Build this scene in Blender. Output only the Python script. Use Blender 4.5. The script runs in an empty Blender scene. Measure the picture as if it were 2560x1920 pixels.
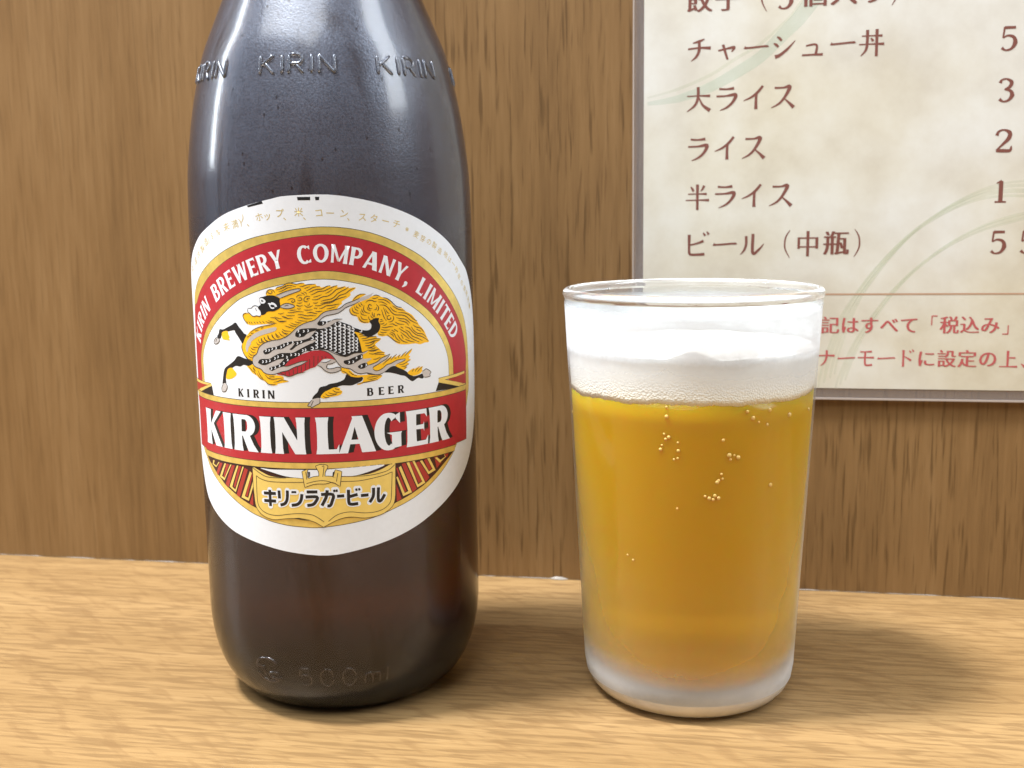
import bpy, bmesh, math, random
from mathutils import Vector, Matrix, noise as mnoise
from mathutils.geometry import delaunay_2d_cdt
random.seed(7)
sc = bpy.context.scene
C = sc.collection
# ------------------------------------------------------------------ camera, world, lamps, exposure
cam_d = bpy.data.cameras.new('camera'); cam = bpy.data.objects.new('camera', cam_d); C.objects.link(cam)
sc.camera = cam
cam_d.sensor_width = 36.0; cam_d.lens = 36.0 * 2800 / 2560
cam_d.clip_start = 0.01; cam_d.clip_end = 50
rt = Vector((0.98479385, 0.17315579, -0.01407628)); up = Vector((-0.01358341, 0.15752342, 0.98742183)); fw = Vector((-0.17319515, 0.97221574, -0.15748014))
CAM = Vector((0.0953221, -0.27698004, 0.12396718))
cam.matrix_world = Matrix(((rt.x, up.x, -fw.x, CAM.x), (rt.y, up.y, -fw.y, CAM.y), (rt.z, up.z, -fw.z, CAM.z), (0, 0, 0, 1)))
cam_d.dof.use_dof = True
cam_d.dof.focus_distance = 0.262
cam_d.dof.aperture_fstop = 30.0
w = bpy.data.worlds.new('World'); sc.world = w; w.use_nodes = True
bg = w.node_tree.nodes['Background']; bg.inputs[0].default_value = (0.86, 0.92, 1.0, 1); bg.inputs[1].default_value = 0.12

def area(name, loc, target, sx, sy, power, col):
    d = bpy.data.lights.new(name, 'AREA'); d.shape = 'RECTANGLE'; d.size = sx; d.size_y = sy; d.energy = power; d.color = col
    o = bpy.data.objects.new(name, d); C.objects.link(o); o.location = loc
    o.rotation_euler = (Vector(target) - Vector(loc)).to_track_quat('-Z', 'Y').to_euler()
    return o
area('ceiling_lamp', (-0.45, -0.21, 1.36), (0.05, 0, 0), 0.19, 0.19, 31.0, (0.97, 0.97, 0.97))
area('ceiling_lamp', (0.95, -0.14, 0.90), (0.0, 0, 0.15), 0.34, 0.80, 7.5, (0.88, 0.95, 1.0))
area('ceiling_lamp', (-1.30, -0.04, 0.75), (0.0, 0, 0.15), 0.10, 0.90, 7.0, (0.85, 0.93, 1.0))
area('ceiling_panel', (-0.28, -0.66, 1.45), (0.05, 0, 0.05), 1.3, 0.9, 17.5, (0.92, 0.97, 1.0))
sc.view_settings.view_transform = 'Standard'; sc.view_settings.look = 'None'; sc.view_settings.exposure = 0.55; sc.view_settings.gamma = 1.0
cy = sc.cycles
cy.max_bounces = 18; cy.transmission_bounces = 16; cy.glossy_bounces = 6; cy.diffuse_bounces = 4; cy.transparent_max_bounces = 24
cy.volume_bounces = 0; cy.caustics_reflective = False; cy.caustics_refractive = True; cy.sample_clamp_indirect = 4.0; cy.blur_glossy = 0.6
cy.use_denoising = True
try: cy.denoiser = 'OPENIMAGEDENOISE'
except Exception: pass

# ------------------------------------------------------------------ data: printed artwork in label millimetres (arc, height)
ART = {
 'gold_out': [[(-1.97,119.52),(-10.51,118.27),(-16.96,116.8),(-24.89,113.85),(-33.63,109.25),(-38.83,105.25),(-41.2,101.57)],[(3.27,119.71),(8.63,119.16),(14.15,117.79),(20.06,115.39),(26.74,111.8),(33.19,106.61),(38.86,101.24),(42.85,95.81),(44.7,89.54),(45.08,80.27)]],
 'red_out': [[(-2.04,117.78),(-7.65,117.03),(-13.73,115.71),(-20.82,113.21),(-27.64,109.73),(-34.19,105.49),(-38.48,101.76),(-41.88,97.07)],[(3.2,117.97),(8.56,117.32),(14.08,115.83),(19.99,113.32),(26.66,109.26),(32.63,104.05),(37.54,98.7),(41.18,93.58),(43.2,87.29),(42.91,82.14)]],
 'red_in': [[(-2.4,109.54),(-11.06,107.95),(-17.69,105.53),(-23.67,102.56),(-29.33,98.59),(-33.54,94.83),(-36.74,90.14),(-37.61,85.6)],[(2.88,109.86),(8.26,109.05),(13.79,107.49),(19.7,104.85),(26.35,100.48),(30.17,97.02),(33.6,92.61),(35.71,88.23),(36.16,83.41)]],
 'gold_in': [[(-2.47,107.91),(-11.15,106.3),(-17.78,104.14),(-21.65,102.07),(-27.81,97.82),(-32.31,93.76),(-35.54,89.38),(-35.84,84.02)],[(2.81,108.1),(8.2,107.27),(13.73,105.7),(19.64,102.9),(24.52,99.76),(28.13,96.62),(31.32,93.13),(33.69,88.77),(34.34,83.65)]],
 'low_out': [[(-40.81,67.29),(-37.34,63.52),(-34.83,61.06),(-31.69,59.09),(-28.7,57.44),(-25.27,55.67),(-21.77,54.04),(-18.39,52.69),(-15.27,51.79),(-13.31,51.26),(-9.56,50.63),(-5.99,50.33),(-0.84,50.18)],[(8.99,51.37),(14.89,52.9),(21.31,55.02),(26.79,57.63),(31.47,60.64),(35.53,64.09),(38.59,67.78),(41.55,71.84),(44.41,77.51)]],
 'low_in': [[(-37.91,66.89),(-36.33,63.8),(-33.74,62.26),(-31.66,60.91),(-29.79,59.87),(-27.8,58.49),(-25.94,57.71),(-23.58,56.63),(-22.12,55.94),(-19.36,54.88),(-17.64,54.28),(-14.97,53.49),(-11.88,52.77),(-9.48,52.22)],[(13.13,54.0),(16.94,54.82),(21.01,56.26),(22.74,57.01),(24.92,57.97),(28.45,60.01),(30.61,61.41),(32.71,62.67),(35.54,64.24)]],
 'rib_gold': [[(30.3,83.06),(42.0,83.34),(41.73,82.65),(32.27,82.45)],[(30.22,82.99),(42.95,79.9),(42.75,79.32),(38.82,79.87),(30.35,82.03)],[(-44.74,82.48),(-31.89,82.68),(-32.82,82.16),(-44.5,81.78)],[(-44.9,79.15),(-31.88,82.74),(-31.44,82.2),(-39.1,79.75)]],
 'rib_red': [[(33.69,82.32),(41.97,82.8),(41.08,80.19)],[(-44.59,81.65),(-33.03,82.2),(-44.07,79.37)]],
 'rib_black': [[(29.15,80.07),(30.23,82.1),(39.14,79.82)],[(-39.32,79.84),(-31.44,82.2),(-30.66,79.53)]],
 'stripe_gold': [[(-33.12,63.64),(-33.7,62.54),(-31.71,62.07),(-29.9,63.63),(-30.35,63.61),(-31.59,62.45),(-32.9,62.77),(-32.38,63.67)],[(-27.61,63.71),(-30.11,60.09),(-28.02,59.44),(-24.87,63.74),(-25.36,63.7),(-27.97,59.99),(-29.06,60.35),(-27.0,63.71)],[(-22.89,63.81),(-26.04,58.23),(-23.81,57.13),(-20.59,63.73),(-21.02,63.75),(-23.89,57.75),(-25.05,58.29),(-22.4,63.78)],[(-18.72,62.87),(-21.86,56.16),(-19.54,55.56),(-17.97,59.27),(-17.92,60.67),(-19.68,56.26),(-20.75,56.57),(-18.2,62.4)],[(28.38,63.78),(29.99,62.28),(32.26,63.36),(31.38,64.43),(31.94,63.42),(30.23,62.93),(29.0,63.88)],[(23.67,63.83),(26.11,60.15),(28.48,60.76),(26.62,64.08),(25.86,64.06),(27.49,61.24),(26.32,60.77),(24.38,63.86)],[(19.94,63.95),(22.76,57.46),(25.11,58.23),(22.12,64.13),(21.54,64.1),(24.21,58.69),(22.95,58.16),(20.67,63.99)],[(17.14,60.82),(18.78,55.97),(21.19,56.53),(18.42,63.37),(17.84,63.07),(20.21,56.99),(19.22,56.67),(17.52,60.92)]],
 'stripe_red': [[(-29.91,63.54),(-28.57,63.56),(-31.0,60.12),(-31.68,60.72)],[(-26.85,63.73),(-25.84,63.69),(-27.95,60.17),(-28.41,60.37)],[(-24.74,63.66),(-23.67,63.71),(-26.5,57.98),(-27.65,58.52)],[(-22.27,63.75),(-21.42,63.78),(-23.98,58.27),(-24.49,58.46)],[(-20.38,63.49),(-19.37,63.16),(-22.48,56.07),(-23.59,56.54)],[(-18.41,62.55),(-18.07,62.76),(-18.07,61.71),(-19.93,56.58),(-20.51,56.6)],[(-18.18,57.66),(-18.27,54.56),(-19.36,54.88)],[(31.16,64.47),(33.74,64.44),(32.72,63.12),(31.81,63.75)],[(28.19,64.11),(29.01,64.26),(30.64,62.31),(28.9,61.13)],[(24.93,63.77),(25.67,64.1),(27.3,61.43),(26.32,61.0)],[(22.44,63.58),(23.49,63.71),(26.46,59.34),(25.3,58.35)],[(20.77,63.98),(21.44,64.03),(24.04,58.87),(23.14,58.43)],[(18.65,63.84),(19.62,64.0),(22.57,57.19),(21.36,56.5)],[(17.21,63.01),(17.53,63.11),(19.72,57.06),(19.06,56.87)],[(17.09,59.21),(18.37,55.35),(17.1,54.95)]],
 'shield': [[(-17.85,63.92),(-17.85,63.92),(-17.79,62.09),(-17.84,59.63),(-17.67,57.19),(-17.39,54.75),(-16.43,53.26),(-15.04,52.34),(-13.47,51.86),(-11.93,51.8),(-9.48,52.18),(-7.31,52.31),(-5.04,52.02),(-3.49,51.86),(-2.15,51.33),(-0.5,50.26),(-0.5,50.26),(2.26,51.69),(4.23,52.32),(6.2,52.43),(9.01,51.96),(11.9,52.09),(14.28,52.83),(16.15,54.34),(16.72,56.62),(16.72,56.62),(16.97,64.2),(16.97,64.2),(15.87,64.19),(13.44,63.16),(10.23,62.33),(6.55,62.18),(0.99,62.02),(-2.06,61.41),(-4.59,62.02),(-9.0,61.96),(-12.71,62.15),(-15.23,63.01),(-17.25,63.92),(-17.25,63.92)]],
 'shield_white': [[(-15.58,63.94),(-12.62,63.81),(-7.12,63.96),(-0.28,63.97),(4.4,64.18),(9.44,64.27),(14.22,64.24),(12.28,63.43),(7.4,62.27),(4.05,62.33),(0.99,62.16),(-2.05,61.67),(-5.46,62.01),(-8.98,62.34),(-12.66,63.2)]],
 'shield_line': [[(-16.84,62.0),(-16.89,56.03),(-16.16,54.17),(-14.79,53.24),(-13.22,52.85),(-11.31,52.81),(-8.52,53.28),(-5.84,53.49),(-3.26,53.26),(-1.76,52.55),(-0.31,51.48)],[(0.71,51.6),(2.87,53.12),(5.68,53.63),(9.05,53.12),(11.93,53.12),(14.02,53.75),(15.41,55.03),(15.78,57.04),(16.11,62.27)],[(-16.84,62.0),(-15.73,61.4),(-13.75,60.95),(-10.89,60.87),(-4.47,61.03)],[(16.11,62.27),(14.28,61.76),(11.63,61.32),(7.91,60.93),(3.73,61.05)],[(-17.85,63.92),(-16.86,63.31),(-14.67,62.19),(-12.73,61.89),(-9.0,61.96)],[(16.84,63.93),(15.22,62.82),(13.12,62.33),(10.22,62.04),(6.55,62.12),(4.19,62.24)]],
 'shield_dark': [[(-7.49,52.34),(-6.24,52.43),(-3.48,52.03),(-4.86,52.05)],[(2.83,52.04),(5.64,52.46),(7.18,52.23),(5.07,52.27)]],
 'crown': [[(-4.92,63.57),(-4.92,63.57),(-3.65,64.09),(-3.65,64.09),(-3.87,62.97),(-3.57,61.94),(-2.37,62.28),(-1.01,62.44),(-1.01,62.44),(-1.05,63.47),(-1.59,64.6),(-1.58,64.86),(-0.56,65.18),(0.6,65.07),(1.0,64.63),(0.37,63.44),(0.25,62.41),(0.25,62.41),(1.83,62.28),(2.81,61.98),(2.24,62.12),(2.78,63.83),(2.78,63.83),(4.15,63.39),(4.15,63.39),(3.63,59.96),(3.63,59.96),(2.06,60.98),(0.43,60.68),(-2.1,60.64),(-4.43,59.89),(-4.43,59.89)]],
 'crown_line': [[(-4.1,63.57),(-3.92,61.68)],[(-4.05,60.72),(-2.07,61.24),(0.12,61.38),(2.76,60.6)],[(-0.24,64.75),(0.17,64.74),(-0.18,62.33)],[(3.3,63.08),(2.9,61.09)]],
 'crown_dark': [[(-3.59,63.49),(-3.08,63.49),(-3.21,62.37),(-3.56,62.11)],[(2.21,63.42),(2.65,63.4),(2.24,62.12),(2.0,62.27)]],
 'kata': [[(-14.91,58.01),(-11.69,58.07)],[(-14.92,56.18),(-11.73,56.25)],[(-13.28,58.89),(-13.26,54.95)],[(-10.86,58.87),(-10.81,56.95)],[(-8.75,58.97),(-8.88,56.96),(-9.49,55.8),(-10.65,55.39)],[(-7.76,58.61),(-6.57,58.64)],[(-5.25,58.2),(-5.52,56.72),(-6.36,55.74),(-7.84,55.43)],[(-4.09,58.73),(-1.58,58.73)],[(-4.41,57.51),(-1.72,57.51),(-2.07,56.39),(-2.81,55.69),(-4.09,55.47)],[(-0.75,58.08),(1.96,58.0),(1.67,56.22),(1.22,55.36),(0.6,55.38)],[(0.69,59.09),(0.4,57.42),(-0.66,55.41)],[(2.23,59.15),(2.4,58.57)],[(2.79,59.19),(2.96,58.6)],[(2.9,57.56),(4.57,57.59)],[(5.6,58.98),(5.55,56.17),(6.03,55.47),(7.72,55.52)],[(5.68,57.29),(7.66,57.73)],[(7.34,59.15),(7.49,58.56)],[(7.99,59.16),(8.17,58.62)],[(8.4,57.35),(10.2,57.39)],[(11.43,58.96),(11.31,56.99),(10.42,55.56)],[(12.63,58.95),(12.52,55.92),(13.19,55.75),(14.13,57.11)]],
 'mane': [[(-11.75,104.49),(-11.76,105.1),(-11.43,105.72),(-10.84,105.94),(-10.07,105.9),(-9.5,105.9),(-9.1,106.34),(-8.43,106.52),(-7.68,106.69),(-7.02,107.13),(-6.46,107.3),(-5.86,107.33),(-4.34,107.06),(-2.65,107.3),(-2.36,107.0),(-0.04,107.01),(0.12,106.66),(0.98,106.54),(1.27,106.24),(3.23,106.68),(3.31,106.4),(4.87,106.64),(4.9,106.16),(6.6,106.4),(6.67,106.07),(7.42,106.32),(7.36,105.94),(8.86,106.04),(8.66,105.57),(7.67,104.9),(7.76,104.37),(6.93,103.69),(5.69,102.94),(5.76,102.5),(5.13,101.99),(4.23,101.14),(2.13,100.67),(1.07,100.16),(0.16,99.3),(-0.74,98.7),(-1.98,98.36),(-3.24,97.94),(-4.52,97.24),(-5.65,96.27),(-6.69,95.38),(-7.65,94.76),(-8.89,94.42),(-10.76,94.12),(-12.78,93.5),(-13.94,92.75),(-14.51,92.02),(-14.99,90.93),(-16.0,90.17),(-16.28,89.25),(-17.37,89.48),(-18.12,90.16),(-18.86,91.21),(-19.25,92.27),(-19.07,93.18),(-18.43,94.11),(-17.45,95.23),(-16.86,95.79),(-16.53,96.14),(-14.87,96.99),(-13.29,97.48),(-11.27,97.87),(-9.8,98.11),(-9.8,98.11),(-10.77,98.06),(-12.25,97.94),(-14.3,97.77),(-15.89,97.59),(-17.08,97.82),(-18.04,98.68),(-18.43,99.65),(-18.16,100.2),(-17.58,100.44),(-16.81,100.32),(-16.28,100.07),(-15.77,99.64),(-14.7,99.71),(-13.57,99.69),(-12.93,100.24),(-11.06,101.85),(-10.96,103.61)],[(-17.71,88.46),(-16.33,88.44),(-15.49,87.94),(-14.05,87.36),(-13.36,86.67),(-12.17,86.26),(-9.06,86.03),(-8.32,85.64),(-8.34,85.19),(-7.14,84.8),(-8.86,84.37),(-9.92,84.17),(-10.03,83.89),(-11.31,83.72),(-12.49,84.09),(-13.27,84.69),(-14.59,85.27),(-15.39,85.96),(-16.45,86.45),(-17.28,87.31),(-17.92,87.91)],[(7.3,100.85),(7.52,101.44),(8.63,102.19),(10.15,102.83),(11.78,103.36),(12.61,103.92),(13.85,103.96),(15.3,103.49),(16.67,102.92),(17.61,101.77),(18.8,100.9),(20.04,100.72),(20.71,100.07),(22.57,99.03),(23.63,97.72),(24.24,97.06),(24.47,96.53),(25.85,95.18),(26.73,93.45),(27.37,92.25),(26.01,92.17),(24.7,91.88),(23.32,92.21),(21.03,92.2),(18.74,92.49),(17.44,93.4),(16.06,94.51),(14.78,94.49),(13.65,94.96),(14.0,96.25),(14.03,97.15),(13.75,98.07),(13.67,98.68),(13.05,98.81),(12.0,98.16),(11.58,97.78),(10.27,97.85),(9.39,98.39),(9.02,99.3),(8.05,99.64),(7.47,100.15)],[(7.97,102.91),(8.7,103.97),(10.01,104.57),(11.21,104.37),(9.17,103.36)],[(7.91,96.01),(8.9,95.81),(10.19,95.5),(10.37,94.94),(11.67,94.47),(13.12,94.74),(13.52,94.27),(14.45,94.01),(13.91,93.44),(13.05,92.78),(13.34,92.26),(14.05,91.61),(14.56,91.07),(15.24,90.76),(15.13,90.29),(15.63,90.16),(14.8,89.64),(13.48,88.77),(12.19,88.29),(11.02,87.98),(10.27,88.31),(9.94,89.76),(9.64,92.05),(9.59,92.78),(9.24,94.1),(8.68,95.22)]],
 'mane2': [[(12.25,87.13),(12.46,87.6),(13.36,88.02),(14.36,88.33),(15.59,89.01),(16.89,89.82),(16.61,89.22),(18.26,90.14),(17.76,89.41),(19.21,90.02),(18.92,89.41),(20.83,90.6),(20.35,89.87),(22.31,91.1),(21.92,90.22),(21.33,89.59),(21.8,89.26),(21.31,88.82),(21.92,88.47),(20.95,87.98),(21.38,87.55),(20.58,87.04),(20.8,86.82),(20.12,86.3),(19.26,86.58),(17.8,87.38),(18.23,87.83),(20.08,88.44),(20.42,88.8),(18.26,88.7),(16.68,88.06),(15.65,87.85),(14.72,87.15),(13.61,86.66),(12.82,86.66)],[(4.98,87.74),(6.17,87.48),(6.99,87.12),(8.01,86.11),(9.48,85.82),(10.97,85.83),(14.36,85.5),(13.32,84.49),(11.34,84.1),(10.05,83.97),(8.97,83.6),(8.45,83.85),(9.74,84.31),(9.89,85.37),(8.72,85.33),(7.15,85.63),(6.13,86.31),(5.4,86.45),(4.95,87.0)],[(20.86,85.55),(22.71,86.44),(22.47,86.07),(24.37,86.76),(24.0,86.31),(25.22,86.62),(24.95,85.81),(25.19,85.59),(24.19,84.82),(22.3,84.63)],[(-25.27,95.64),(-23.69,95.91),(-23.34,95.21),(-23.0,94.5),(-23.29,94.21),(-22.92,93.78),(-24.29,93.79),(-25.56,93.98),(-25.76,95.07)],[(-24.1,86.92),(-22.79,87.3),(-22.01,86.78),(-21.28,85.83),(-23.0,84.71),(-24.96,84.55),(-24.62,86.02)],[(0.2,81.39),(0.97,82.23),(1.82,82.63),(3.2,83.23),(4.54,83.07),(4.53,82.65),(5.04,82.31),(4.8,81.67),(3.85,81.29),(2.17,81.02),(0.91,80.74),(0.18,80.97)]],
 'silver': [[(-16.22,89.26),(-16.0,90.26),(-14.99,91.02),(-14.5,92.11),(-13.94,92.84),(-12.77,93.59),(-10.76,94.21),(-8.88,94.48),(-7.64,94.85),(-6.69,95.47),(-5.64,96.36),(-4.51,97.33),(-3.23,98.02),(-1.98,98.45),(-0.73,98.79),(0.17,99.39),(1.07,100.25),(2.14,100.8),(4.23,101.18),(5.28,101.46),(6.53,102.39),(7.95,102.87),(8.02,102.91),(9.17,103.46),(10.69,103.9),(12.01,104.24),(12.97,104.75),(12.97,104.75),(12.2,103.74),(11.17,103.18),(9.65,102.85),(8.64,102.29),(7.43,101.74),(6.14,101.24),(4.73,100.51),(3.84,100.09),(2.1,99.79),(1.03,99.19),(0.48,98.59),(0.02,98.07),(0.27,97.62),(1.14,97.56),(2.03,98.03),(3.27,98.7),(4.23,98.98),(5.69,98.94),(5.69,98.94),(4.65,98.48),(3.76,97.89),(2.43,97.22),(1.11,96.9),(-0.3,96.58),(-0.41,94.33),(-0.68,92.97),(-3.59,91.42),(-6.72,89.95),(-7.25,88.51),(-6.78,88.47),(-4.93,89.06),(-2.49,89.54),(-2.49,89.54),(-3.59,88.79),(-4.95,88.53),(-6.36,87.72),(-7.77,87.26),(-9.2,86.97),(-10.68,86.39),(-12.17,86.35),(-13.36,86.76),(-14.04,87.46),(-15.49,87.94),(-16.1,88.54)],[(0.17,92.01),(2.18,91.86),(3.71,91.07),(5.24,90.44),(6.27,90.29),(7.33,90.72),(8.39,91.04),(9.98,91.07),(11.39,91.52),(11.39,91.52),(10.83,90.97),(9.96,90.48),(10.04,89.63),(11.97,89.62),(11.52,89.11),(10.86,88.73),(11.05,87.97),(12.57,88.3),(11.61,88.23),(13.48,88.77),(14.2,89.4),(15.21,89.8),(16.57,90.34),(16.57,90.34),(15.7,89.29),(14.57,88.7),(13.36,88.02),(12.46,87.6),(12.25,87.13),(12.82,86.66),(13.61,86.61),(14.72,87.15),(15.65,87.85),(16.68,88.06),(18.26,88.7),(20.42,88.8),(20.42,88.8),(20.08,88.44),(18.23,87.83),(17.38,87.52),(16.34,87.12),(15.09,86.26),(14.07,85.76),(13.08,85.69),(10.88,86.27),(9.49,86.14),(8.23,86.53),(7.0,87.44),(5.04,87.95),(3.96,89.48),(3.17,90.56),(1.96,91.44)],[(0.42,89.26),(1.66,89.12),(2.82,89.67),(3.65,89.59),(3.95,89.27),(2.89,88.77),(2.06,88.69),(1.71,88.17),(1.91,87.68),(3.06,87.65),(4.1,87.93),(4.83,87.75),(4.86,87.22),(3.54,86.73),(2.29,86.72),(1.17,87.33),(0.47,88.09),(-0.45,88.53)],[(-17.7,91.26),(-18.05,91.97),(-17.81,93.15),(-17.32,94.05),(-16.04,95.26),(-14.39,96.12),(-12.32,96.79),(-10.33,97.22),(-9.66,97.23),(-9.54,96.83),(-9.99,96.38),(-11.37,95.92),(-13.41,95.34),(-15.0,94.67),(-16.35,93.73),(-16.47,93.2),(-17.18,92.37),(-17.4,91.64)],[(-9.38,104.54),(-8.36,104.89),(-6.95,105.41),(-5.11,105.89),(-3.94,106.05),(-3.46,105.92),(-3.52,105.66),(-4.06,105.4),(-5.61,104.88),(-7.47,104.19),(-8.32,103.88),(-8.68,104.19)],[(-8.51,101.9),(-7.83,102.43),(-6.8,102.74),(-5.72,102.52),(-4.97,102.12),(-5.48,101.73),(-6.68,101.51),(-7.78,101.64)]],
 'silver2': [[(-16.74,101.48),(-15.87,101.5),(-15.31,101.96),(-14.67,102.11),(-14.06,101.9),(-13.88,101.37),(-13.41,100.76),(-13.34,100.05),(-13.67,99.69),(-14.49,99.81),(-15.23,99.65),(-15.76,99.82),(-16.27,100.25),(-16.8,100.59),(-16.88,101.03)]],
 'hoof': [[(-27.88,94.2),(-26.79,93.81),(-27.01,93.16),(-28.04,92.58),(-29.05,92.64),(-29.18,93.09),(-28.59,93.78)],[(-26.25,83.2),(-25.29,83.43),(-24.67,82.76),(-25.46,81.48),(-26.8,81.35),(-26.91,82.26)],[(-1.83,80.57),(-0.13,80.87),(-0.18,79.69),(-0.93,79.28),(-2.02,78.7),(-2.32,78.97),(-2.96,79.08),(-2.5,79.83)],[(25.06,85.41),(25.56,85.55),(26.32,85.86),(27.72,84.96),(27.31,84.46),(27.42,83.95),(26.13,83.86),(25.5,83.98),(25.16,84.81)]],
 'black': [[(-13.48,103.89),(-13.12,104.07),(-12.41,104.22),(-11.7,104.44),(-11.3,104.53),(-9.95,104.5),(-9.39,104.33),(-8.84,104.07),(-8.38,103.8),(-8.5,103.28),(-8.36,102.31),(-8.49,101.7),(-9.17,101.25),(-10.14,100.89),(-11.11,100.88),(-11.81,100.7),(-12.23,100.25),(-12.94,100.01),(-13.34,100.14),(-13.41,100.76),(-13.88,101.37),(-13.95,101.9),(-13.31,102.35),(-13.39,102.79),(-13.57,103.23)],[(-0.3,96.49),(-0.11,96.84),(1.11,96.86),(2.43,97.22),(3.58,97.9),(4.47,98.4),(5.16,98.34),(6.37,97.9),(7.66,97.32),(7.76,97.11),(8.93,96.61),(10.31,96.2),(11.53,96.14),(12.15,96.55),(12.28,97.15),(12.19,97.65),(11.8,98.07),(12.22,98.35),(13.05,98.81),(14.09,98.75),(13.96,98.06),(14.35,97.13),(14.21,96.24),(13.77,95.56),(12.92,95.01),(11.68,94.57),(10.87,94.82),(10.18,95.35),(8.9,95.81),(8.01,95.95),(8.78,95.22),(9.24,94.1),(9.59,92.78),(9.84,91.36),(9.88,91.12),(8.4,91.09),(7.33,90.72),(6.28,90.34),(5.24,90.49),(4.22,91.06),(2.8,91.73),(0.74,92.05),(-0.93,92.03),(-2.51,91.94),(-3.59,91.42),(-4.15,90.79),(-5.24,90.26),(-5.18,91.64),(-4.08,92.27),(-2.46,92.89),(-1.39,93.51),(-0.41,94.33),(-1.88,94.2),(-2.93,94.21),(-4.02,93.69),(-5.12,93.01),(-5.09,93.64),(-3.47,94.16),(-1.85,94.88),(-0.65,96.12)],[(-13.2,91.43),(-13.08,91.8),(-11.83,92.45),(-9.87,92.76),(-7.93,93.58),(-6.06,94.04),(-4.7,94.13),(-2.89,94.47),(-1.28,94.98),(-1.31,94.37),(-2.92,93.85),(-4.75,93.06),(-5.69,92.35),(-6.25,92.04),(-6.61,92.26),(-6.03,92.71),(-5.26,93.64),(-5.26,93.64),(-6.18,93.42),(-7.32,92.88),(-8.47,92.25),(-10.39,92.04),(-11.6,91.21),(-12.72,90.91)],[(-14.68,89.05),(-14.33,89.6),(-13.49,89.86),(-11.67,89.95),(-10.46,90.61),(-8.99,91.26),(-7.11,91.37),(-5.73,91.46),(-3.88,92.44),(-2.06,93.31),(-1.35,93.48),(-1.41,91.89),(-3.01,91.72),(-5.23,90.31),(-6.73,89.68),(-7.7,88.69),(-7.91,88.33),(-9.64,87.85),(-10.63,87.34),(-11.23,87.14),(-11.81,87.44),(-11.73,87.89),(-10.98,88.14),(-9.6,88.57),(-8.61,89.39),(-8.01,90.02),(-8.01,90.02),(-9.54,89.78),(-11.02,89.17),(-12.55,88.5),(-13.57,88.42),(-14.59,88.78)],[(-5.14,95.56),(-4.93,96.18),(-4.18,96.71),(-3.1,96.96),(-0.63,97.02),(-0.11,96.88),(-0.3,96.49),(-1.37,96.24),(-2.45,95.72),(-3.18,95.11),(-4.26,94.94),(-4.98,95.12)],[(0.02,97.98),(0.3,98.5),(1.0,98.58),(2.31,98.55),(3.18,98.7),(2.03,98.03),(1.14,97.56),(0.35,97.62)],[(-17.58,95.3),(-18.24,95.54),(-19.0,96.32),(-19.89,97.18),(-20.56,97.96),(-21.18,97.93),(-21.98,97.45),(-23.76,96.73),(-25.22,96.19),(-26.26,96.22),(-26.75,95.92),(-26.98,95.17),(-27.69,94.39),(-27.09,93.98),(-26.31,94.03),(-25.78,94.88),(-24.98,95.66),(-23.29,95.85),(-21.31,96.22),(-20.98,95.69),(-20.07,94.65),(-19.41,93.78),(-18.87,93.18),(-18.21,94.28)],[(-15.99,88.82),(-16.64,89.36),(-18.73,89.82),(-20.58,90.2),(-21.84,89.07),(-23.36,88.12),(-25.45,86.81),(-26.2,84.73),(-26.51,82.97),(-25.09,83.1),(-25.06,84.97),(-23.47,86.68),(-21.53,87.81),(-19.99,87.77),(-18.84,88.26),(-17.42,88.05)],[(6.12,86.21),(7.15,85.73),(8.72,85.33),(9.78,85.37),(9.64,84.53),(8.14,83.86),(7.07,83.55),(4.98,83.64),(3.72,83.21),(2.03,82.74),(0.74,81.81),(-0.03,80.86),(-1.83,80.68),(-1.37,81.53),(-0.6,82.26),(-0.14,83.21),(0.5,83.52),(1.44,83.71),(2.29,84.11),(3.97,84.38),(5.56,85.06)],[(14.99,86.26),(15.92,86.86),(16.75,87.28),(17.69,87.39),(18.73,86.92),(20.33,85.99),(21.41,85.2),(22.53,84.5),(24.06,84.63),(25.04,84.82),(25.51,84.08),(25.0,83.64),(23.8,83.97),(22.37,83.34),(21.59,83.62),(20.28,84.73),(19.21,85.03),(18.15,85.42),(16.5,85.9),(15.28,86.05)]],
 'eye': [[(-13.39,103.76),(-12.93,103.86),(-12.34,103.6),(-11.97,103.16),(-12.29,102.72),(-13.0,102.62),(-13.38,102.97),(-13.51,103.41)],[(-11.4,102.77),(-11.13,102.38),(-10.95,101.94),(-10.59,101.5),(-9.92,101.51),(-9.8,101.86),(-9.23,101.91),(-9.3,102.31),(-9.76,102.74),(-10.51,102.96),(-10.62,102.74)]],
 'pupil': [[(-13.05,103.5),(-12.46,103.2),(-12.97,103.02)],[(-10.64,102.38),(-9.88,102.3),(-9.76,101.86),(-10.48,101.81),(-10.8,102.12)]],
 'black2': [[(5.6,89.1),(5.82,89.41),(6.77,89.58),(8.15,90.15),(9.43,90.62),(9.96,90.59),(9.93,89.74),(9.18,89.35),(7.78,88.58),(6.72,88.36),(5.8,88.67)],[(8.8,87.78),(9.14,88.19),(10.0,88.56),(10.86,88.62),(11.05,87.97),(10.17,87.38),(9.32,87.32)]],
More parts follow.
